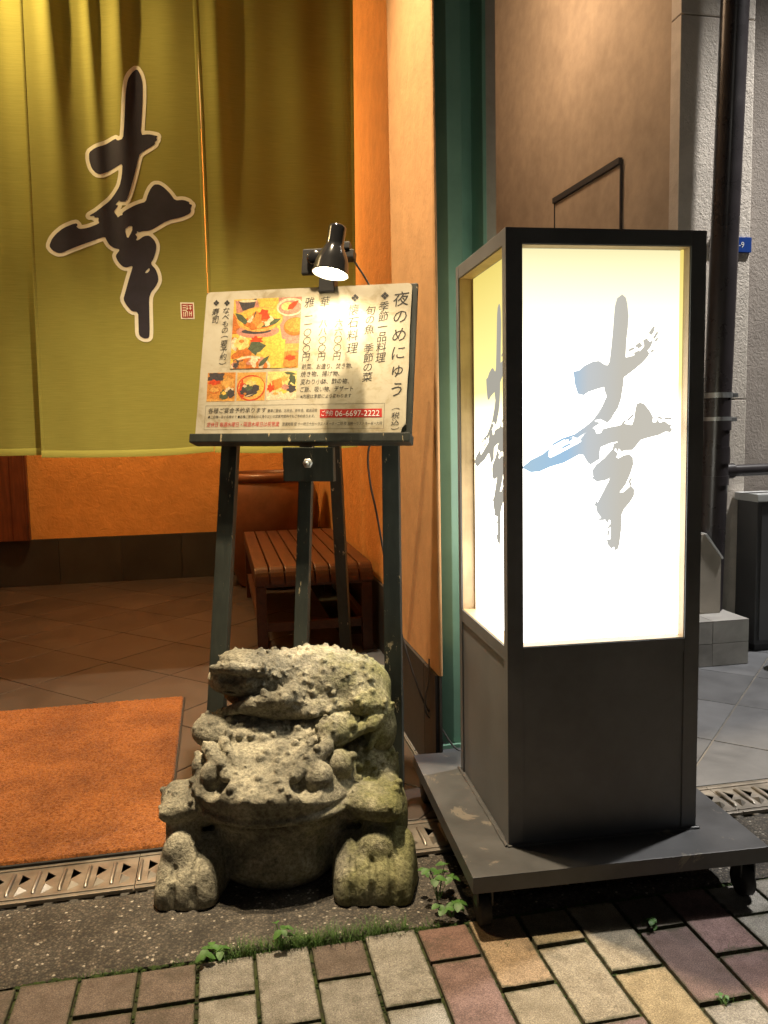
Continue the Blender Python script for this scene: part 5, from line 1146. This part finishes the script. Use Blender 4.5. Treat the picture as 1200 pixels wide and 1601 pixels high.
hd.ell((-0.150, 0.078, 0.244), (0.036, 0.056, 0.030), 0.006, op='sub', rz=-0.72)   # hollows under the brows
hd.ell((0.066, 0.072, 0.244), (0.034, 0.052, 0.030), 0.006, op='sub', rz=0.76)
hd.cap((-0.164, 0.174, 0.287), (-0.114, 0.102, 0.252), 0.0185, 0.0140, 0.006); hd.cap((-0.134, 0.188, 0.297), (-0.097, 0.124, 0.267), 0.0130, 0.0080, 0.002)
hd.cap((0.098, 0.172, 0.287), (0.034, 0.100, 0.252), 0.0185, 0.0140, 0.006); hd.cap((0.068, 0.186, 0.296), (0.020, 0.124, 0.267), 0.0130, 0.0080, 0.002)
hd.ell((0.084, 0.122, 0.240), (0.033, 0.033, 0.036), 0.001, ry=0.15)           # eyes
hd.ell((-0.150, 0.132, 0.242), (0.028, 0.030, 0.033), 0.001)
hd.cap((0.050, 0.098, 0.214), (0.110, 0.116, 0.206), 0.005, 0.005, 0.003)
hd.ell((-0.062, 0.036, 0.229), (0.010, 0.008, 0.008), 0.002); hd.ell((-0.010, 0.036, 0.229), (0.010, 0.008, 0.008), 0.002)
big.f = smin(big.f, hd.f, 0.005)
big.ell((0.130, 0.170, 0.246), (0.030, 0.030, 0.035), 0.001)                   # ear drums
big.ell((-0.186, 0.186, 0.242), (0.024, 0.028, 0.030), 0.004)
big.ell((0.118, 0.262, 0.303), (0.052, 0.078, 0.040), 0.010, rz=-0.30)         # glands behind the head
big.ell((-0.172, 0.262, 0.298), (0.052, 0.066, 0.038), 0.010, rz=0.3)
big.ell((-0.135, 0.285, 0.318), (0.030, 0.045, 0.024), 0.006, rz=0.2)
# mouth line
for a, b_ in (((-0.212, 0.180, 0.160), (-0.170, 0.092, 0.154)), ((-0.170, 0.092, 0.154), (-0.095, 0.050, 0.150)), ((-0.095, 0.050, 0.150), (-0.02, 0.038, 0.148)), ((-0.02, 0.038, 0.148), (0.05, 0.050, 0.150)), ((0.05, 0.050, 0.150), (0.128, 0.094, 0.154)), ((0.128, 0.094, 0.154), (0.170, 0.180, 0.162))): big.cap(a, b_, 0.0070, 0.0070, 0.003, 'sub')
# right arm, hand and folded hind leg
big.planes((0.10, 0.0, 0.10), (0.33, 0.30, 0.25), [((0, -0.22, 1), (0.21, 0.10, 0.197)), ((0, 0, -1), (0.2, 0.1, 0.142)), ((-1, -0.3, 0), (0.150, 0.10, 0.18)), ((1, -0.1, 0.3), (0.268, 0.12, 0.18)), ((-0.15, -1, -0.2), (0.21, 0.075, 0.18)), ((0, 1, 0.4), (0, 0.190, 0.2))], 0.024, 0.006)
big.ell((0.235, 0.215, 0.215), (0.08, 0.022, 0.05), 0.004, op='sub')
big.ell((0.165, 0.200, 0.150), (0.055, 0.070, 0.050), 0.012)
big.cap((0.215, 0.165, 0.150), (0.212, 0.115, 0.085), 0.036, 0.040, 0.008); big.ell((0.212, 0.110, 0.072), (0.066, 0.055, 0.036), 0.010)
big.planes((0.08, -0.04, -0.02), (0.33, 0.20, 0.14), [((0, -0.45, 1), (0.2, 0.02, 0.066)), ((0, -1, 0.12), (0.2, 0.010, 0.0)), ((-1, -0.12, 0.1), (0.122, 0.02, 0.03)), ((1, -0.15, 0.1), (0.284, 0.02, 0.03)), ((0, 1, 0), (0, 0.15, 0)), ((0, 0, -1), (0, 0, -0.012))], 0.020, 0.006)
for u, v1 in ((0.160, 0.13), (0.201, 0.13), (0.243, 0.13)):
    big.cap((u, 0.010, -0.01), (u, 0.020, 0.060), 0.0085, 0.0085, 0.004, 'sub'); big.cap((u, 0.020, 0.060), (u-0.004, 0.088, 0.099), 0.0085, 0.0050, 0.004, 'sub')
big.ell((0.225, 0.250, 0.095), (0.058, 0.105, 0.100), 0.010); big.ell((0.215, 0.175, 0.030), (0.066, 0.12, 0.032), 0.008)
# left arm, hand and hind leg
big.planes((-0.33, 0.0, 0.10), (-0.10, 0.30, 0.25), [((0, -0.25, 1), (-0.23, 0.10, 0.194)), ((0, 0, -1), (-0.2, 0.1, 0.145)), ((-1, -0.2, 0.3), (-0.270, 0.12, 0.18)), ((1, -0.1, 0), (-0.165, 0.12, 0.18)), ((0.2, -1, -0.2), (-0.23, 0.085, 0.18)), ((0, 1, 0), (0, 0.205, 0.3))], 0.024, 0.006)
big.ell((-0.19, 0.190, 0.155), (0.055, 0.070, 0.050), 0.012)
big.cap((-0.230, 0.155, 0.155), (-0.212, 0.105, 0.075), 0.035, 0.040, 0.008); big.ell((-0.205, 0.105, 0.068), (0.055, 0.055, 0.038), 0.010)
big.planes((-0.33, -0.04, -0.02), (-0.09, 0.20, 0.14), [((0, -0.45, 1), (-0.2, 0.02, 0.064)), ((0, -1, 0.12), (-0.2, 0.008, 0.0)), ((-1, -0.12, 0.1), (-0.262, 0.02, 0.03)), ((1, -0.15, 0.1), (-0.136, 0.02, 0.03)), ((0, 1, 0), (0, 0.15, 0)), ((0, 0, -1), (0, 0, -0.012))], 0.020, 0.006)
for u in (-0.222, -0.178):
    big.cap((u, 0.008, -0.01), (u, 0.018, 0.060), 0.0085, 0.0085, 0.004, 'sub'); big.cap((u, 0.018, 0.060), (u+0.004, 0.088, 0.097), 0.0085, 0.0050, 0.004, 'sub')
big.ell((-0.222, 0.090, 0.088), (0.036, 0.035, 0.042), 0.010); big.ell((0.212, 0.095, 0.090), (0.045, 0.035, 0.040), 0.010)
big.ell((-0.215, 0.245, 0.090), (0.050, 0.100, 0.095), 0.010); big.ell((-0.205, 0.165, 0.030), (0.053, 0.11, 0.032), 0.008)
rs = random.Random(11)
def scatter(fd, n, lo, hi, rlo, rhi, seed, up=None, k=0.003, sink=0.15):
    """warts seated on the surface found inside a box"""
    rs_ = np.random.RandomState(seed); sl = fd.win(lo, hi); f = fd.f[sl]; gx = np.gradient(f, fd.h)
    c = np.argwhere(np.abs(f) < fd.h*0.7); g = np.stack([q[tuple(c.T)] for q in gx], 1); g /= np.linalg.norm(g, axis=1)[:, None]+1e-6
    if up is not None: ok = g@np.array(up[0]) > up[1]; c, g = c[ok], g[ok]
    if not len(c): return
    o = np.array([fd.ax[i][sl[i].start] for i in range(3)]); done = []
    for i in rs_.permutation(len(c)):
        p_ = o+c[i]*fd.h; r_ = rlo+(rhi-rlo)*rs_.rand()**1.6
        if any(np.linalg.norm(p_-q) < (r_+r2)*1.05 for q, r2 in done): continue
        done.append((p_, r_)); p_ = p_-g[i]*r_*sink
        if len(done) >= n: break
    for q, r_ in done: fd.ell(tuple(q), (r_, r_, r_*0.95), k)
scatter(big, 36, (-0.13, 0.05, 0.22), (0.09, 0.31, 0.36), 0.0080, 0.0120, 11, ((0, -0.4, 0.9), 0.93), 0.0015, -0.1)
scatter(big, 130, (-0.19, 0.05, 0.21), (0.14, 0.34, 0.38), 0.0025, 0.0060, 12, ((0, -0.4, 0.9), 0.75))
scatter(big, 34, (0.08, 0.18, 0.27), (0.20, 0.36, 0.40), 0.004, 0.0095, 13, ((0, -0.2, 1), 0.5))
scatter(big, 22, (-0.26, 0.18, 0.27), (-0.13, 0.34, 0.40), 0.004, 0.0095, 14, ((0, -0.2, 1), 0.5))
scatter(big, 46, (0.15, 0.17, 0.20), (0.30, 0.40, 0.32), 0.005, 0.012, 15, ((0.5, -0.8, 0.3), 0.2))
scatter(big, 16, (0.15, 0.06, 0.17), (0.29, 0.24, 0.24), 0.004, 0.010, 16, ((0, -0.2, 1), 0.4))
scatter(big, 16, (-0.30, 0.06, 0.165), (-0.17, 0.24, 0.24), 0.004, 0.010, 17, ((0, -0.2, 1), 0.3))
big.rough(0.0022, 0.050, 1); big.rough(0.0009, 0.016, 2)
field_mesh(big, 'large_toad', M['stone'], fs_, 0.0)
sm_ = Field((-0.23, 0.17, 0.22), (0.30, 0.50, 0.52), 0.0038)
sm_.ell((0.075, 0.355, 0.385), (0.165, 0.095, 0.083), 0.015, ry=0.10); sm_.ell((0.165, 0.355, 0.355), (0.085, 0.085, 0.085), 0.02)
sm_.ell((-0.085, 0.330, 0.428), (0.098, 0.072, 0.036), 0.012, ry=-0.06); sm_.ell((-0.102, 0.318, 0.398), (0.086, 0.066, 0.030), 0.008); sm_.ell((-0.03, 0.335, 0.405), (0.06, 0.07, 0.05), 0.02)
sm_.ell((-0.110, 0.335, 0.455), (0.058, 0.040, 0.016), 0.010)
sm_.cap((-0.172, 0.278, 0.442), (-0.120, 0.250, 0.452), 0.010, 0.015, 0.002); sm_.cap((-0.120, 0.250, 0.452), (-0.042, 0.254, 0.438), 0.015, 0.013, 0.002); sm_.ell((-0.082, 0.253, 0.420), (0.018, 0.010, 0.014), 0.001)
sm_.ell((-0.100, 0.308, 0.412), (0.092, 0.056, 0.040), 0.010); sm_.ell((-0.078, 0.262, 0.420), (0.019, 0.012, 0.015), 0.001); sm_.cap((-0.15, 0.262, 0.424), (-0.105, 0.250, 0.427), 0.008, 0.010, 0.006, 'sub')
sm_.cap((-0.192, 0.30, 0.394), (-0.11, 0.250, 0.391), 0.0036, 0.0036, 0.002, 'sub'); sm_.cap((-0.11, 0.250, 0.391), (-0.04, 0.256, 0.396), 0.0036, 0.0036, 0.002, 'sub')
sm_.cap((0.045, 0.30, 0.385), (0.000, 0.232, 0.383), 0.030, 0.024, 0.008); sm_.cap((-0.002, 0.226, 0.384), (-0.075, 0.240, 0.366), 0.0225, 0.0165, 0.005); sm_.cap((-0.075, 0.240, 0.366), (-0.138, 0.258, 0.345), 0.0150, 0.0105, 0.005)
sm_.ell((0.180, 0.300, 0.350), (0.060, 0.050, 0.042), 0.006, ry=0.25); sm_.ell((0.212, 0.315, 0.335), (0.035, 0.05, 0.05), 0.010)
sm_.cap((0.235, 0.305, 0.330), (0.200, 0.245, 0.310), 0.020, 0.016, 0.006); sm_.cap((0.212, 0.262, 0.316), (0.118, 0.205, 0.282), 0.0160, 0.0120, 0.004); sm_.cap((0.218, 0.275, 0.300), (0.196, 0.250, 0.255), 0.0130, 0.0085, 0.004)
sm_.ell((0.215, 0.32, 0.28), (0.045, 0.06, 0.07), 0.012); sm_.ell((0.06, 0.34, 0.335), (0.14, 0.07, 0.05), 0.012); sm_.ell((-0.095, 0.365, 0.372), (0.075, 0.055, 0.055), 0.010); sm_.ell((0.02, 0.295, 0.350), (0.15, 0.070, 0.036), 0.012)
scatter(sm_, 60, (-0.06, 0.22, 0.34), (0.25, 0.48, 0.52), 0.0055, 0.0095, 21, ((-0.1, -0.6, 0.6), 0.35))
scatter(sm_, 190, (-0.08, 0.22, 0.33), (0.27, 0.48, 0.52), 0.0022, 0.0050, 22, ((-0.1, -0.5, 0.7), 0.25))
scatter(sm_, 60, (-0.20, 0.24, 0.435), (-0.03, 0.42, 0.50), 0.003, 0.0065, 23, ((0, -0.2, 1), 0.4))
scatter(sm_, 20, (-0.16, 0.20, 0.34), (0.06, 0.27, 0.42), 0.002, 0.004, 24, ((0, -0.2, 1), 0.2))
sm_.rough(0.0020, 0.045, 7); sm_.rough(0.0008, 0.014, 8)
field_mesh(sm_, 'small_toad', M['stone'], fs_)

# ------------------------------------------------------------------ weeds, moss and grass in the seams
gr = MB(); rs = random.Random(21)
def blade(x, y, h, w_, a, lean):
    d = Vector((math.cos(a), math.sin(a), 0)); s = Vector((-d.y, d.x, 0))*w_/2; p = Vector((x, y, -0.008)); v = []
    for i, t in enumerate((0, 0.45, 0.8)):
        c = p+Vector((0, 0, h*t))+d*(lean*h*t*t); k = 1-0.75*t; v += [c-s*k, c+s*k]
    v.append(p+Vector((0, 0, h))+d*lean*h*1.1); gr.add(v, [(0, 1, 3, 2), (2, 3, 5, 4), (4, 5, 6)])
for x0, x1, n, hm in ((-0.12, 0.02, 60, 0.010), (-0.03, 0.16, 700, 0.022), (0.10, 0.34, 700, 0.026), (0.28, 0.44, 90, 0.012), (-0.30, -0.18, 70, 0.010), (0.44, 1.2, 40, 0.008)):
    for i in range(n): blade(rs.uniform(x0, x1), 1.516+rs.gauss(0, 0.010 if n > 100 else 0.004), rs.uniform(0.4, 1.3)*hm, rs.uniform(0.0012, 0.0024), rs.uniform(0, 6.28), rs.uniform(0.2, 1.1))
for cx_, cy_, n in ((0.80, 1.42, 50), (0.82, 1.185, 26), (0.50, 1.41, 14), (0.92, 1.30, 18), (0.27, 1.56, 60), (-0.02, 1.50, 50)):
    for i in range(n): blade(cx_+rs.gauss(0, 0.010), cy_+rs.gauss(0, 0.008), rs.uniform(0.006, 0.020), rs.uniform(0.001, 0.002), rs.uniform(0, 6.28), rs.uniform(0.2, 1.0))
tag(gr.build('grass', M['grassm']), kind='stuff')
ms = MB()
def clump(x, y, r_):
    bm = bmesh.new(); bmesh.ops.create_icosphere(bm, subdivisions=1, radius=1)
    for v in bm.verts: v.co = Vector((x+v.co.x*r_*rs.uniform(.7, 1.3), y+v.co.y*r_*rs.uniform(.7, 1.3), -0.0075+abs(v.co.z)*r_*0.45*rs.uniform(.6, 1.2)))
    bm.verts.index_update(); ms.add([v.co.copy() for v in bm.verts], [[v.index for v in f.verts] for f in bm.faces], True); bm.free()
for i in range(520):
    x = rs.uniform(-0.4, 1.3); clump(x, 1.516+rs.gauss(0, 0.0035), rs.uniform(0.003, 0.008))
for i in range(420):
    x = rs.choice((rs.gauss(0.05, 0.06), rs.gauss(0.24, 0.07), rs.uniform(-0.12, 0.44))); clump(x, 1.520+rs.gauss(0, 0.009), rs.uniform(0.003, 0.009))
for i in range(700):
    if rs.random() < 0.5: x = X0+PIT*rs.randint(-2, 16); clump(x+rs.gauss(0, 0.0012), rs.uniform(1.08, 1.50), rs.uniform(0.0020, 0.0042))
    else: k_ = rs.randint(0, 15); x = X0+PIT*(k_+rs.random()); y = rs.choice((1.400, 1.187)) if (k_ % 2 == 0 or k_ == 1) else rs.choice((1.299, 1.086)); clump(x, y+rs.gauss(0, 0.0012), rs.uniform(0.0020, 0.0042))
tag(ms.build('moss', M['moss']), kind='stuff')
def weed(x, y, label, n, h, spread, leaf, seed):
    r_ = random.Random(seed); t = thing('weed', label, 'weed', (x, y, 0), 0, 'leafy weeds growing in the paving seams')
    for i in range(n):
        a = r_.uniform(0, 6.28); hh = h*r_.uniform(0.45, 1.0); tip = Vector((x+math.cos(a)*spread*r_.uniform(.3, 1), y+math.sin(a)*spread*r_.uniform(.3, 1), hh))
        MB().tube([(x, y, -0.008), ((x+tip.x)/2*1.0, (y+tip.y)/2, hh*0.65), tip], 0.0009, 6).build('stem', M['leaf'], t)
        for q in range(r_.choice((1, 2, 3))):
            a2 = a+q*2.1+r_.uniform(-.4, .4); L = leaf*r_.uniform(.7, 1.2); d = Vector((math.cos(a2), math.sin(a2), r_.uniform(-.35, .1))).normalized(); s = d.cross(Vector((0, 0, 1))).normalized()
            v = [tip]; m = 5
            for j in range(1, m+1):
                u = j/m; wv_ = math.sin(PI*min(0.98, u*0.92+0.05))**0.7*L*0.42; c = tip+d*L*u+Vector((0, 0, -0.25*L*u*u)); v += [c-s*wv_+Vector((0, 0, wv_*0.25)), c, c+s*wv_+Vector((0, 0, wv_*0.25))]
            f = [(0, 2, 1), (0, 3, 2)]
            for j in range(m-1):
                b0 = 1+3*j; f += [(b0, b0+1, b0+4, b0+3), (b0+1, b0+2, b0+5, b0+4)]
            MB().add(v, f, True).build('leaf', M['leaf'], t)
weed(0.425, 1.60, 'tallest leafy weed between the toad statue and the lantern base', 6, 0.075, 0.035, 0.022, 1)
weed(0.438, 1.535, 'low leafy weed at the near left corner of the lantern base', 5, 0.030, 0.030, 0.021, 2)
weed(-0.048, 1.508, 'small round-leaved weed at the seam in front of the toad, left one', 6, 0.020, 0.024, 0.018, 3)
weed(0.082, 1.515, 'upright weed in the grassy seam right in front of the toad', 5, 0.045, 0.022, 0.018, 4)
weed(0.818, 1.405, 'tiny weed in the joint below the front edge of the lantern base', 4, 0.022, 0.012, 0.010, 5)
weed(0.826, 1.19, 'tiny bright green weed between two red paving blocks', 4, 0.012, 0.008, 0.009, 6)
tx, tf_, tb_ = glyphs('-9'); hk = 0.024/(tb_[3]-tb_[2])
MB().add([(2.240+(x-tb_[0])*hk*0.95, 3.2388, 1.746+(y-tb_[2])*hk) for x, y in tx], tf_).build('number', M['white'], ap)
# fallen bits on the strip
for i, (x, y, r_) in enumerate(((-0.20, 1.70, 0.003), (-0.15, 1.74, 0.0024))):
    pass
